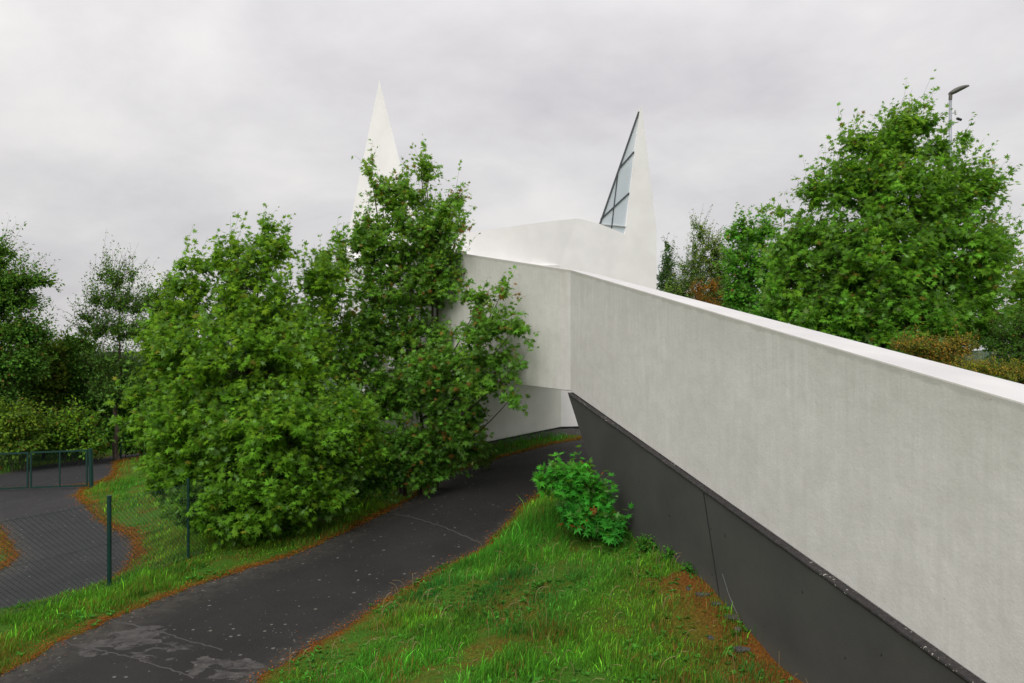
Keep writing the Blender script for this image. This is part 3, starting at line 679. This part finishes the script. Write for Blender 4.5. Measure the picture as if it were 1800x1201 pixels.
tree('maple_tree', gpt(735, 19.8), [
 (648, 300, 19.5, 10, 22, .3), (668, 335, 19.5, 22, 22), (700, 348, 19.5, 48, 36), (765, 400, 19.4, 50, 40), (742, 300, 19.5, 16, 26, .3), (752, 296, 19.5, 7, 10, .2), (800, 350, 18.1, 13, 18, .3), (778, 375, 18.6, 25, 27), (805, 400, 18.0, 18, 18),
 (700, 425, 19.5, 88, 48), (632, 415, 19.5, 20, 30), (640, 440, 19.5, 24, 40), (600, 470, 19.4, 26, 30), (700, 510, 19.5, 88, 50), (775, 480, 19.2, 45, 55), (650, 590, 19.5, 50, 60), (740, 600, 19.6, 70, 45),
 (840, 530, 17.0, 36, 25), (882, 515, 16.3, 13, 13, .3), (850, 580, 16.6, 57, 34), (905, 580, 15.8, 25, 13, .4), (860, 632, 16.4, 57, 20), (905, 645, 15.8, 18, 11, .3), (850, 680, 16.6, 51, 23), (895, 705, 16.0, 20, 11, .3),
 (780, 655, 17.9, 80, 46), (700, 690, 19.2, 60, 50), (790, 725, 18.0, 51, 36), (730, 790, 18.8, 80, 44), (800, 750, 18.2, 50, 36), (825, 795, 18.4, 26, 20), (760, 835, 18.8, 50, 20), (660, 800, 18.6, 50, 40), (815, 775, 17.6, 28, 23)],
 'tall many-stemmed maple with bronze seed keys in front of the left spire', 'tree', size=.13, dens=1.45, per=12, stems=5, tip=(.24, .14, .03), tipf=.045, trunk_r=.1, green=(.045, .115, .02), flip=.35)
tree('maple_tree', gpt(1570, 17.5), [
 (1590, 215, 17, 30, 24, .5), (1575, 250, 17, 40, 26), (1625, 222, 17, 14, 14, .4), (1500, 250, 17, 32, 28), (1560, 270, 17, 50, 40), (1650, 268, 17, 30, 26), (1692, 240, 17, 9, 9, .3), (1490, 320, 17, 50, 50), (1590, 350, 16.8, 95, 65), (1690, 340, 17, 55, 50), (1735, 330, 17, 18, 18, .4),
 (1425, 340, 17, 30, 32), (1375, 372, 17, 14, 8, .3), (1430, 430, 17, 62, 55), (1540, 460, 16.4, 110, 80), (1680, 450, 16.6, 80, 75), (1735, 450, 17.2, 28, 60), (1395, 515, 17, 55, 50), (1370, 450, 17, 24, 30), (1420, 560, 17, 60, 40), (1480, 560, 16.4, 85, 55), (1540, 540, 18, 120, 80), (1600, 575, 16, 105, 55), (1710, 555, 16.5, 60, 60), (1550, 610, 16.4, 90, 40)],
 'large rounded green maple behind the parapet, in front of the street lamp', 'tree', size=.13, dens=1.95, per=14, tip=(.17, .14, .02), tipf=.025, trunk_r=.16, green=(.046, .125, .016), flip=.15, wind=.35)
tree('maple_tree', gpt(1830, 20), [(1800, 500, 19.5, 28, 40), (1790, 560, 19.5, 30, 40), (1850, 540, 19.5, 50, 70), (1840, 620, 19.5, 60, 50)],
 'maple at the right edge of the photo, half hidden behind the large rounded maple', 'tree', leaf='maple_lo', size=.14, dens=1.4, tip=(.15, .11, .02), trunk_r=.12, green=(.05, .12, .018))
tree('shrub', gpt(1790, 15.5), [(1760, 600, 15.3, 32, 36), (1800, 590, 15.5, 45, 42), (1860, 600, 15.5, 40, 50), (1790, 640, 15.2, 70, 30)],
 'dark green shrub at the far right behind the parapet', 'shrub', leaf='oval', size=.075, dens=3, per=16, twig_len=.25, green=(.02, .06, .012), tipf=.01, trunk_r=.04, stems=3)
tree('shrub', gpt(1650, 13.2), [(1640, 622, 13, 50, 22), (1690, 608, 13, 26, 22), (1600, 610, 13, 28, 11, .5), (1650, 645, 13, 70, 25)],
 'reddish brown shrub rising just above the parapet', 'shrub', leaf='oval', size=.045, dens=9, per=20, twig_len=.16, green=(.07, .085, .02), tip=(.42, .22, .04), tipf=.28, trunk_r=.03, stems=4, wind=.1, upright=.3)
tree('hedge', gpt(1765, 11.2), [(1715, 650, 11.6, 28, 12, .4), (1760, 652, 11.2, 35, 10, .4), (1800, 668, 10.8, 35, 14, .4), (1850, 672, 10.6, 40, 16, .4)],
 'low hedge with orange young shoots at the right end of the parapet', 'hedge', leaf='oval', size=.04, dens=10, per=20, twig_len=.14, green=(.075, .10, .02), tip=(.38, .24, .04), tipf=.16, trunk_r=.025, stems=4, wind=.1, upright=.3)
tree('spruce_tree', gpt(1172, 45), [(1172, 435, 45, 6, 14), (1172, 462, 45, 12, 18), (1170, 495, 45, 18, 24), (1175, 540, 45, 24, 30)],
 'narrow dark blue-green tree right beside the corner of the church', 'tree', leaf='oval', size=.16, dens=1.6, per=14, twig_len=.5, green=(.022, .06, .03), tipf=0, trunk_r=.1, upright=.1)
tree('birch_tree', gpt(1235, 42), [(1228, 405, 42, 18, 18), (1240, 440, 42, 34, 30), (1215, 470, 42, 24, 24), (1262, 470, 42, 24, 40), (1235, 510, 42, 50, 36), (1190, 520, 42, 30, 34), (1275, 520, 42, 34, 40), (1240, 570, 42, 50, 40)],
 'wispy pale green birch between the narrow dark tree and the rounder green tree', 'tree', leaf='oval', size=.14, dens=1.1, per=13, twig_len=.7, green=(.06, .12, .04), tipf=.01, trunk_r=.12, upright=.1)
tree('oak_tree', gpt(1325, 38), [(1300, 405, 38, 24, 22), (1340, 415, 38, 28, 26), (1310, 460, 38, 42, 36), (1360, 480, 37, 34, 44), (1300, 520, 38, 36, 34), (1350, 550, 37, 44, 36), (1320, 600, 38, 50, 40)],
 'fresh green broadleaf tree immediately left of the large rounded maple', 'tree', leaf='maple_lo', size=.19, dens=.9, per=13, twig_len=.6, green=(.035, .125, .02), tipf=.01, trunk_r=.15)
tree('shrub', gpt(1238, 31), [(1225, 512, 31, 16, 16), (1250, 505, 31, 14, 14), (1238, 535, 31, 28, 18)],
 'small rust-brown bush peeking over the parapet near the church', 'shrub', leaf='oval', size=.08, dens=3, per=14, twig_len=.3, green=(.13, .065, .01), tip=(.30, .12, .02), tipf=.4, trunk_r=.04, stems=3)
# left background
tree('beech_tree', gpt(-10, 34), [(5, 450, 34, 20, 24), (20, 495, 34, 44, 16, .8), (60, 495, 34, 28, 9, .5), (5, 530, 34, 60, 28), (-40, 520, 34, 50, 70), (25, 585, 34, 60, 26), (10, 640, 34, 70, 34), (-30, 700, 34, 70, 50)],
 'dark green beech with feathery level boughs at the left edge of the photo', 'tree', leaf='oval', size=.19, dens=1.5, per=15, twig_len=.75, green=(.034, .094, .02), tipf=.02, trunk_r=.18, wind=.4)
tree('beech_tree', gpt(205, 36), [(200, 490, 36, 26, 26, .6), (176, 490, 36, 8, 20, .3), (230, 485, 36, 8, 22, .3), (185, 530, 36, 40, 24, .8), (225, 535, 36, 28, 30, .7), (150, 560, 36, 24, 12, .5), (165, 585, 36, 36, 20, .8), (215, 585, 36, 44, 26, .9), (200, 640, 36, 56, 24), (205, 690, 36, 56, 34)],
 'thin open-crowned beech whose branches stand out against the pale sky', 'tree', leaf='oval', size=.15, dens=1.0, per=16, twig_len=1.15, green=(.036, .09, .024), tipf=.01, trunk_r=.14, wind=.3, upright=.65)
tree('oak_tree', gpt(285, 39), [(300, 505, 39, 20, 18), (270, 535, 39, 28, 22), (300, 560, 39, 34, 30), (262, 590, 39, 28, 22), (300, 640, 39, 50, 50)],
 'small round-headed green tree just left of the broad bushy maple', 'tree', leaf='oval', size=.2, dens=1.4, per=13, twig_len=.5, green=(.035, .09, .018), tipf=.01, trunk_r=.12)
tree('spruce_tree', gpt(412, 40), [(412, 440, 40, 12, 12, .4), (412, 480, 40, 22, 24), (412, 540, 40, 34, 40)],
 'dark tree top poking up behind the broad bushy maple', 'tree', leaf='oval', size=.16, dens=1.6, per=13, twig_len=.4, green=(.02, .05, .016), tipf=0, trunk_r=.12)
for (u, D, bl, lb, gr) in [
  (70, 37, [(70, 620, 37, 44, 18), (75, 660, 37, 55, 36), (60, 720, 37, 60, 50), (60, 770, 37, 60, 30)], 'dark bush left of the thin open-crowned beech, with yellowish sprigs', (.045, .085, .015)),
  (140, 38, [(135, 610, 38, 34, 18), (140, 660, 38, 50, 36), (140, 720, 38, 60, 46), (140, 770, 38, 60, 30)], 'tall dark bush under the thin open-crowned beech', (.03, .092, .02)),
  (35, 32.5, [(25, 745, 32.5, 42, 30), (30, 778, 32.5, 50, 20), (-30, 760, 32.5, 50, 36)], 'ochre-green bush above the gate at the left edge of the photo', (.045, .095, .016)),
  (125, 34, [(120, 752, 34, 46, 26), (95, 778, 34, 40, 16), (150, 782, 34, 34, 12)], 'light green bush on the far side of the access road, directly above the gate', (.045, .115, .018)),
  (210, 37.5, [(215, 690, 37.5, 44, 40), (205, 750, 37.5, 50, 30), (240, 770, 37.5, 40, 24)], 'dark shrub between the access road and the left boughs of the broad bushy maple', (.032, .098, .02)),
  (-60, 36, [(-60, 660, 36, 60, 60), (-60, 740, 36, 60, 50)], 'dense dark bush beneath the feathery beech at the left edge', (.028, .085, .018)),
  (270, 40, [(275, 690, 40, 60, 50), (290, 760, 40, 60, 40)], 'dark bush hidden behind the lowest boughs of the broad bushy maple', (.02, .06, .014))]:
    tree('bush', gpt(u, D), bl, lb, 'bush', leaf='oval', size=.21, dens=1.9, per=14, twig_len=.55, green=gr, tipf=.03, trunk_r=.06, stems=3, group='bushes beyond the access road')
# undergrowth at the foot of the maples
tree('bush', gpt(640, 18.6), [(600, 858, 18, 50, 24), (670, 842, 18.6, 50, 26), (740, 825, 19, 45, 20), (540, 885, 17, 40, 16)],
 'deep green undergrowth in the shade at the foot of the many-stemmed maple', 'undergrowth', leaf='maple_lo', size=.10, dens=2.2, per=12, twig_len=.3, green=(.02, .07, .015), tipf=.01, trunk_r=.02, stems=4)
tree('bush', gpt(860, 21.5), [(858, 800, 21.5, 14, 9, .4), (845, 812, 21.2, 20, 7, .4)],
 'little dark bush by the wall beside the path', 'bush', leaf='oval', size=.07, dens=4, per=14, twig_len=.2, green=(.03, .06, .015), tipf=.02, trunk_r=.02, stems=3)
tree('maple_sapling', gpt(1062, 12.9), [
 (975, 838, 12.6, 26, 16, .25), (950, 846, 12.6, 10, 7, .15), (1020, 838, 12.6, 22, 16, .25), (1005, 862, 12.5, 28, 15, .3), (1045, 872, 12.7, 26, 26, .3), (1030, 908, 12.5, 46, 22, .35), (1072, 925, 12.5, 28, 16, .3), (1085, 938, 12.4, 18, 12, .2)],
 'young maple sapling with fresh green leaves leaning out from the dark base wall', 'sapling', size=.135, dens=3.6, per=9, twig_len=.2, green=(.02, .125, .02), tip=(.25, .09, .02), tipf=.008, trunk_r=.03, stems=3, wind=-.15, flip=.06)

# ---------------------------------------------------------------- grass, weeds, litter
def wall_side(x, y):     # >0 left of the dark wall
    p = WP(1400, 1000)-WN*.09; return -((x-p[0])*WN[0]+(y-p[1])*WN[1])
def scatter(n, x0, x1, y0, y1, dmax=None):
    x = rng.uniform(x0, x1, n); y = rng.uniform(y0, y1, n); r = np.abs(x)/y < .82
    x = x[r]; y = y[r]; ok = ~on_way(x, y); x = x[ok]; y = y[ok]
    ok = (wall_side(x, y) > 0) | (y > 14.5); return x[ok], y[ok]
def blades(x, y, h, w, col, lean=.35, name='grass'):
    n = len(x); z = height(x, y)-.01; a = rng.uniform(0, 6.283, n); s = np.c_[np.cos(a), np.sin(a), np.zeros(n)]*(w/2)[:, None]
    b = rng.uniform(0, 6.283, n); ln = np.abs(rng.normal(0, lean, n))*h; d = np.c_[np.cos(b)*ln+.12*h, np.sin(b)*ln, h]
    p0 = np.c_[x, y, z]; p1 = p0+d*[.35, .35, .6]; p2 = p0+d*[1, 1, .95]
    V = np.stack([p0-s, p0+s, p1+s*.8, p1-s*.8, p2], 1).reshape(-1, 3); i = (np.arange(n)*5)[:, None]
    q = i+np.array([[0, 1, 2, 3]]); t = i+np.array([[3, 2, 4]]); C = np.repeat(col, 5, 0)
    tipc = (np.arange(n)*5+4); C[tipc] *= 1.25
    return V, q, t, C
def build_grass():
    Vs = []; Q = []; Tt = []; Cs = []; n0 = 0
    zones = [(520000, -8, 5, 7.5, 13.5, 1.), (330000, -11, 3.5, 13.5, 20, 1.35), (130000, -18, 5, 20, 31, 1.9), (60000, -32, 4, 31, 46, 3.)]
    for n, x0, x1, y0, y1, k in zones:
        x, y = scatter(n, x0, x1, y0, y1)
        ed = edge_dist(x, y); pn = vnoise(x*.9, y*.9, 41)*.6+vnoise(x*2.6, y*2.6, 42)*.4; dw = wall_side(x, y)
        dry = np.clip(1.15-ed/.38, 0, 1)*.8+np.clip((pn-.10)*2.0, 0, .6)+np.clip(1.2-dw/.9, 0, 1)*(y < 10.8)*.8
        verge = ((x < -1.5) & (ed < 1.0))*.28
        keep = rng.uniform(size=len(x)) > dry*.62; x = x[keep]; y = y[keep]; ed = ed[keep]; pn = pn[keep]; dry = dry[keep]+verge[keep]
        m = len(x); tall = np.clip(.55+.95*pn2(x, y)+.5*np.clip(vnoise(x*3.3, y*3.3, 57), 0, 1), .25, 1.9)
        h = rng.gamma(5, .2, m)*.115*tall*np.clip(.4+ed*1.2, .35, 1)*(k**.35); w = rng.uniform(.005, .010, m)*k
        mixv = rng.uniform(size=m); hue = vnoise(x*.6, y*.6, 45)[:, None]
        g = np.array([.056, .255, .018])*(1-.5*hue.clip(-1, 1)*0)+np.array([.10, .06, .0])*np.clip(.30+.75*vnoise(x*.45, y*.45, 46)+.35*(x < -2.5), 0, 1)[:, None]
        em = np.clip(vnoise(x*.7+3, y*.7, 58)*1.6, 0, 1)[:, None]*(x > -2.5)[:, None]; g = g*(1-em)+np.array([.02, .17, .03])*em
        g = g*(rng.uniform(.35, 1.5, m)*np.clip(1+.55*vnoise(x*1.7, y*1.7, 48)+.25*vnoise(x*5, y*5, 49), .35, 1.7))[:, None]
        dryc = np.array([.27, .14, .035])*rng.uniform(.5, 1.4, m)[:, None]
        lt = rng.uniform(size=m) < .07; g[lt] *= 1.9; w[lt] *= 1.5; h[lt] *= 1.2
        col = np.where((mixv < .05+.65*dry)[:, None], dryc, g)
        V, q, t, C = blades(x, y, h, w, col); Vs.append(V); Q.append(q+n0); Tt.append(t+n0); Cs.append(C); n0 += len(V)
    me = np_mesh('grass', np.vstack(Vs), [np.vstack(Q), np.vstack(Tt)], np.vstack(Cs)); tag(link('grass', me, M_GRASS), 'short green meadow grass with dry straw-coloured tufts', 'grass', kind='stuff')
def pn2(x, y): return vnoise(x*.8+5, y*.8, 51)*.6+vnoise(x*2.2, y*2.2, 52)*.5
build_grass()
def build_litter():
    pos = []; 
    n = 330000
    x = rng.uniform(-20, 4, n*4); y = rng.uniform(7.5, 42, n*4); k = np.abs(x)/y < .8; x = x[k]; y = y[k]
    ed = edge_dist(x, y); ow = on_way(x, y); dw = wall_side(x, y); wid = .19*(1+.6*vnoise(x*1.1, y*1.1, 61))*np.clip(y/11, 1, 1.1)
    pr = np.where(ow, np.exp(-ed/(wid*.30)), np.exp(-(ed/wid)**2))+((dw > 0) & (dw < .8) & (y < 10.6))*.18*(1-dw/.8)
    k = (rng.uniform(size=len(x)) < pr) & ((dw > 0) | (y > 14.5)); x = x[k]; y = y[k]; m = len(x)
    s = rng.uniform(.008, .022, m)*np.clip(y/13, .9, 1.6); p = np.c_[x, y, height(x, y)+.018+rng.uniform(0, .025, m)]
    a = rng.uniform(0, 6.28, m); d = np.c_[np.cos(a), np.sin(a), rng.normal(0, .3, m)]; nr = np.c_[rng.normal(0, .5, m), rng.normal(0, .5, m), np.ones(m)]
    c = np.array([.30, .095, .014])[None]*rng.uniform(.35, 1.35, m)[:, None]*np.c_[np.ones(m), rng.uniform(.7, 1.35, m), rng.uniform(.6, 1.6, m)]
    tag(link('leaf_litter', place_leaves(leaf_oval(), p, d, nr, s*1.6, c, 'leaf_litter'), M_GRASS), 'rust-orange moss and litter along the edges of the asphalt', 'litter', kind='stuff')
build_litter()
def build_weeds():
    # broad-leaved rosettes and herbs in the grass
    x, y = scatter(5200, -7, 4.6, 8, 15); ed = edge_dist(x, y)
    cl = vnoise(x*1.2, y*1.2, 71) > .0; near_wall = wall_side(x, y) < .7
    k = cl | near_wall; x = x[k][:1300]; y = y[k][:1300]; P_ = []; D_ = []; N_ = []; S_ = []; C_ = []
    z = height(x, y)
    for a, b, c in zip(x, y, z):
        m = rng.integers(4, 9); big = rng.uniform(.03, .075); col = np.array([.05, .19, .02])*rng.uniform(.6, 1.6)
        th = rng.uniform(0, 6.28, m); up = rng.uniform(.1, .9, m); d = np.c_[np.cos(th), np.sin(th), up]
        P_.append(np.c_[np.full(m, a), np.full(m, b), np.full(m, c)+rng.uniform(.0, .05, m)]); D_.append(d); N_.append(np.c_[-np.cos(th)*up, -np.sin(th)*up, np.ones(m)]); S_.append(np.full(m, big)*rng.uniform(.6, 1.2, m)); C_.append(col[None]*rng.uniform(.8, 1.25, m)[:, None])
    me = place_leaves(leaf_oval(), np.vstack(P_), np.vstack(D_), np.vstack(N_), np.concatenate(S_), np.vstack(C_), 'weeds')
    tag(link('weeds', me, M_GRASS), 'broad-leaved dandelions and herbs growing through the grass bank', 'weeds', kind='stuff')
    # bent seed stalks
    T = Tubes()
    x, y = scatter(900, -3, 4.2, 8, 13); x = x[:210]; y = y[:210]
    for a, b in zip(x, y):
        c = float(height(a, b)); h = rng.uniform(.1, .28); th = rng.uniform(0, 6.28); l = rng.uniform(.03, .2)
        p = bez(np.array([a, b, c]), np.array([a, b, c+h]), np.array([a+math.cos(th)*l, b+math.sin(th)*l, c+h*rng.uniform(.7, 1.05)]), 6); T.add(p, .0028, 3, False)
    tag(link('seed_stalks', T.mesh('seed_stalks'), mat_simple('dry_stalk', (.26, .19, .09), .8)), 'dry bent seed stalks standing in the grass bank', 'stalks', kind='stuff')
build_weeds()
for (u, D, bl, lb) in [
  (1150, 11.9, [(1135, 955, 11.9, 16, 8, .12), (1160, 962, 11.8, 16, 9, .12)], 'low leafy weeds against the dark wall just right of the sapling'),
  (1190, 11.3, [(1185, 975, 11.3, 14, 10, .12), (1205, 985, 11.2, 12, 9, .12)], 'tuft of nettles growing up the dark wall between the sapling and the wall joint'),
  (1215, 10.8, [(1215, 1005, 10.8, 15, 9, .12), (1228, 1018, 10.7, 10, 6, .1)], 'leafy weeds at the wall foot right beside the topmost grey stones')]:
    tree('weed_clump', gpt(u, D), bl, lb, 'weeds', leaf='oval', size=.055, dens=30, per=9, twig_len=.09, green=(.025, .10, .016), tipf=.01, trunk_r=.006, stems=2, wind=0, group='weeds along the dark wall')
def tall_tufts():
    T = []; 
    for (u, v, n, h) in ((1345, 1130, 16, .38), (1375, 1150, 14, .30), (1400, 1170, 8, .35), (1180, 968, 14, .26), (1225, 1020, 12, .22), (1120, 948, 10, .22), (1090, 1085, 26, .16), (1020, 1020, 20, .17), (940, 1060, 16, .14), (1150, 1100, 18, .15), (800, 1140, 16, .14)):
        c = hit(u, v)
        for k in range(n): T.append((c[0]-abs(rng.normal(0, .05))*(1 if u > 1100 else rng.choice([-1, 1])), c[1]+rng.normal(0, .06), h*rng.uniform(.6, 1.2)))
    T = np.array(T); g = np.array([.035, .13, .02])[None]*rng.uniform(.5, 1.6, len(T))[:, None]
    V, q, t, C = blades(T[:, 0], T[:, 1], T[:, 2], np.full(len(T), .008), g, .3)
    tag(link('grass_tuft', np_mesh('grass_tuft', V, [q, t], C), M_GRASS), 'long coarse grass tufts along the wall foot and in the bank', 'grass', kind='stuff')
tall_tufts()
def stone(loc, r, label, seed):
    import bmesh
    b = bmesh.new(); bmesh.ops.create_icosphere(b, subdivisions=2, radius=1); rg = np.random.default_rng(seed); ax = rg.uniform(.6, 1.2, 3)
    for v in b.verts:
        n = np.array(v.co); k = 1+.22*math.sin(n[0]*3.1+seed)+.15*math.sin(n[1]*4.3+seed*2)+.12*math.sin(n[2]*5.1)
        v.co = Vector(n*k*ax*[r, r, r*.55])
    me = bpy.data.meshes.new('stone'); b.to_mesh(me); b.free(); o = bpy.data.objects.new('stone', me); COL.objects.link(o); me.materials.append(M_STONE)
    o.location = loc; tag(o, label, 'stone', 'grey stones at the foot of the dark wall')
for i, (u, v, r, lb) in enumerate([(1215, 1040, .07, 'uppermost grey stone beside the dark wall, near the weeds'), (1240, 1052, .09, 'grey stone second from the top of the row by the wall'),
    (1262, 1068, .07, 'small grey stone touching the foot of the wall joint'), (1290, 1092, .11, 'dark angular stone against the wall at the middle of the row'), (1300, 1110, .07, 'flat pale stone just below the dark angular one'),
    (1330, 1114, .09, 'grey stone tucked against the wall under the pale scratch'), (1255, 1126, .07, 'mossy stone lying away from the wall in the dry grass'), (1308, 1148, .10, 'wide low stone in the dry grass below the row'), (1398, 1176, .09, 'lowest grey stone in the corner where grass meets wall')]):
    h = hit(u, v); stone((h[0]-.03, h[1], float(height(*h))+r*.25), r*.8, lb, i+3)

# ---------------------------------------------------------------- fences, gate, lamp
def chain(T, a, b, h, sp=.062, r=.0026):
    """diamond wire netting between ground points a and b"""
    a = np.asarray(a, float); b = np.asarray(b, float); L = np.linalg.norm((b-a)[:2]); st = sp*1.414
    n = int((L+h)/st)
    for s in (1, -1):
        for i in range(-int(h/st)-1, int(L/st)+1+int(h/st)):
            # wire from x0 at bottom to x0+s*h at top
            x0 = i*st; x1 = x0+s*h; t0, t1 = 0., 1.
            lo, hi = sorted((x0, x1))
            if hi <= 0 or lo >= L: continue
            def tt(x): return (x-x0)/(x1-x0)
            q = sorted((tt(0), tt(L))); t0 = max(0, q[0]); t1 = min(1, q[1])
            if t1-t0 < .02: continue
            pts = []
            for t in (t0, t1):
                x = x0+(x1-x0)*t; g = a+(b-a)*(x/L); pts.append(g+[0, 0, h*t+.03])
            T.add(np.array(pts), r, 3, False)
def build_fence():
    pts = [gpt(-260, 9.6), gpt(-30, 11.4), P(192, 1034, 13.1), P(331, 984, 14.9), gpt(455, 16.9), gpt(560, 18.8)]
    for p in pts: p[2] = float(height(p[0], p[1]))
    H = 1.52
    root = empty('wire_fence', pts[2], 'dark green chain link fence on thin round posts along the verge of the footpath', 'fence')
    for i, p in enumerate(pts):
        T = Tubes(); T.add([p-[0, 0, .3], p+[0, 0, H+.04]], .036 if i == 2 else .026, 12); T.add([p+[0, 0, H+.04], p+[0, 0, H+.06]], .04 if i == 2 else .029, 12); link('post', T.mesh('post'), M_GREEN, root, False)
    for a, b in zip(pts[:-1], pts[1:]):
        T = Tubes(); chain(T, a, b, H-.06)
        for hh in (.04, H/2, H-.05): T.add([a+[0, 0, hh], (a+b)/2+[0, 0, hh-.012], b+[0, 0, hh]], .0028, 4)
        link('wire_netting', T.mesh('wire_netting'), M_WIRE, root)
build_fence()
def build_gate():
    D0 = 28.; y = lambda u, D: gpt(u, D)
    g0 = P(158, 846, 28.4); g0[2] = Z0-(846-HV)/F*28.4
    root = empty('gate', g0, 'low dark green metal gate with wire mesh across the asphalt road', 'gate')
    H = 1.3
    def at(u, v): return P(u, v, 28.2)
    T = Tubes(); T.add([at(161, 850)-[0, 0, .3], at(159, 789)], .075, 14); link('gate_post', T.mesh('gate_post'), M_GREEN, root)
    T = Tubes(); T.add([at(-58, 866)-[0, 0, .3], at(-59, 798)], .075, 14); link('gate_post', T.mesh('gate_post'), M_GREEN, root)
    for (u0, u1, mid) in ((53, 154, 105), (-54, 50, -2)):
        tv = lambda u: 798-(u)*.040; bv = lambda u: 859-(u)*.036
        rt = [at(u0, tv(u0)), at(u1, tv(u1)), at(u0, bv(u0)), at(u1, bv(u1))]
        n = (0, 1, 0)
        lst = [(rt[0], rt[1], .045, .06), (rt[2], rt[3], .045, .06), (rt[0]+[.03, 0, .03], rt[2]+[.03, 0, -.03], .05, .05, n), (rt[1]-[.03, 0, 0]+[0, 0, .03], rt[3]-[.03, 0, .03], .05, .05, n), (at(mid, tv(mid)), at(mid, bv(mid)), .04, .04, n)]
        lf = link('gate_leaf', bars('gate_leaf', lst), M_GREEN, root)
        T = Tubes(); chain(T, rt[2]-[0, 0, .03], rt[3]-[0, 0, .03], (rt[0]-rt[2])[2]-.02, .06, .002); link('wire_mesh', T.mesh('wire_mesh'), M_WIRE, lf)
    p = gpt(213, 36.5); T = Tubes(); T.add([p-[0, 0, .2], p+[0, 0, 1.1]], .03, 10)
    tag(link('fence_post', T.mesh('fence_post'), M_GREEN), 'single thin green post beside the access road beyond the gate', 'post')
build_gate()
def build_lamp():
    D = 28.; base = gpt(1670, D); top = P(1670.5, 168, D)
    root = empty('street_lamp', base, 'grey street lamp with a flat dark head rising behind the large maple', 'street lamp')
    T = Tubes(); T.add([base-[0, 0, .3], (base+top)/2, top], [.08, .07, .05], 16); link('pole', T.mesh('pole'), M_GALV, root, True)
    T = Tubes(); T.add([P(1670.5, 176, D), P(1671, 166, D)], [.062, .062], 14); link('collar', T.mesh('collar'), M_LAMP, root)
    # head: flattened tapering body rising to the right
    a = P(1669.5, 165, D); b = P(1704, 151, D); m = 14; t = np.linspace(0, 1, m)
    c = a+(b-a)*t[:, None]; c[:, 2] += .035*np.sin(t*math.pi*.9)
    wy = .16*np.sin(np.clip(.12+t*.95, 0, 1)*math.pi)**.5; hz = .098*np.clip(1.15-.55*t, 0, 1)*np.sin(np.clip(.10+t*.86, 0, 1)*math.pi)**.45
    th = np.arange(16)*2*math.pi/16; V = np.zeros((m, 16, 3)); V[..., 0] = c[:, None, 0]-.25*hz[:, None]*np.sin(th)[None]; V[..., 1] = c[:, None, 1]+wy[:, None]*np.cos(th)[None]; V[..., 2] = c[:, None, 2]+hz[:, None]*np.sin(th)[None]
    i = np.arange(m-1)[:, None]*16; j = np.arange(16)[None]; jn = (j+1) % 16
    me = np_mesh('lamp_head', V.reshape(-1, 3), [np.stack([i+j, i+jn, i+16+jn, i+16+j], -1).reshape(-1, 4), np.array([list(range(15, -1, -1)), list(range((m-1)*16, m*16))])]); fix_normals(me)
    link('lamp_head', me, M_LAMP, root, True)
    T = Tubes(); T.add([P(1671, 199.5, D), P(1678.5, 198.5, D)], .014, 6); q = link('bracket', T.mesh('bracket'), M_GALV, root)
    link('antenna', bars('antenna', [(P(1679, 194, D), P(1680.5, 202, D), .09, .035, (1, 0, 0))]), M_WHITEP, root)
    T = Tubes(); T.add([P(1671, 219, D), P(1676, 217, D), P(1684, 215, D)], .018, 6); link('bracket', T.mesh('bracket'), M_GALV, root)
    link('junction_box', bars('junction_box', [(P(1674.5, 214, D), P(1674.5, 220, D), .07, .07, (0, 1, 0))]), M_GALV, root)
    T = Tubes(); T.add([P(1681.5, 208.5, D), P(1683, 208.6, D), P(1690, 211, D)], [.04, .05, .045], 12); link('camera_housing', T.mesh('camera_housing'), M_BLACKP, root)
    T = Tubes(); T.add([P(1684, 215, D), P(1686, 210, D)], .014, 6); link('bracket', T.mesh('bracket'), M_GALV, root)
build_lamp()
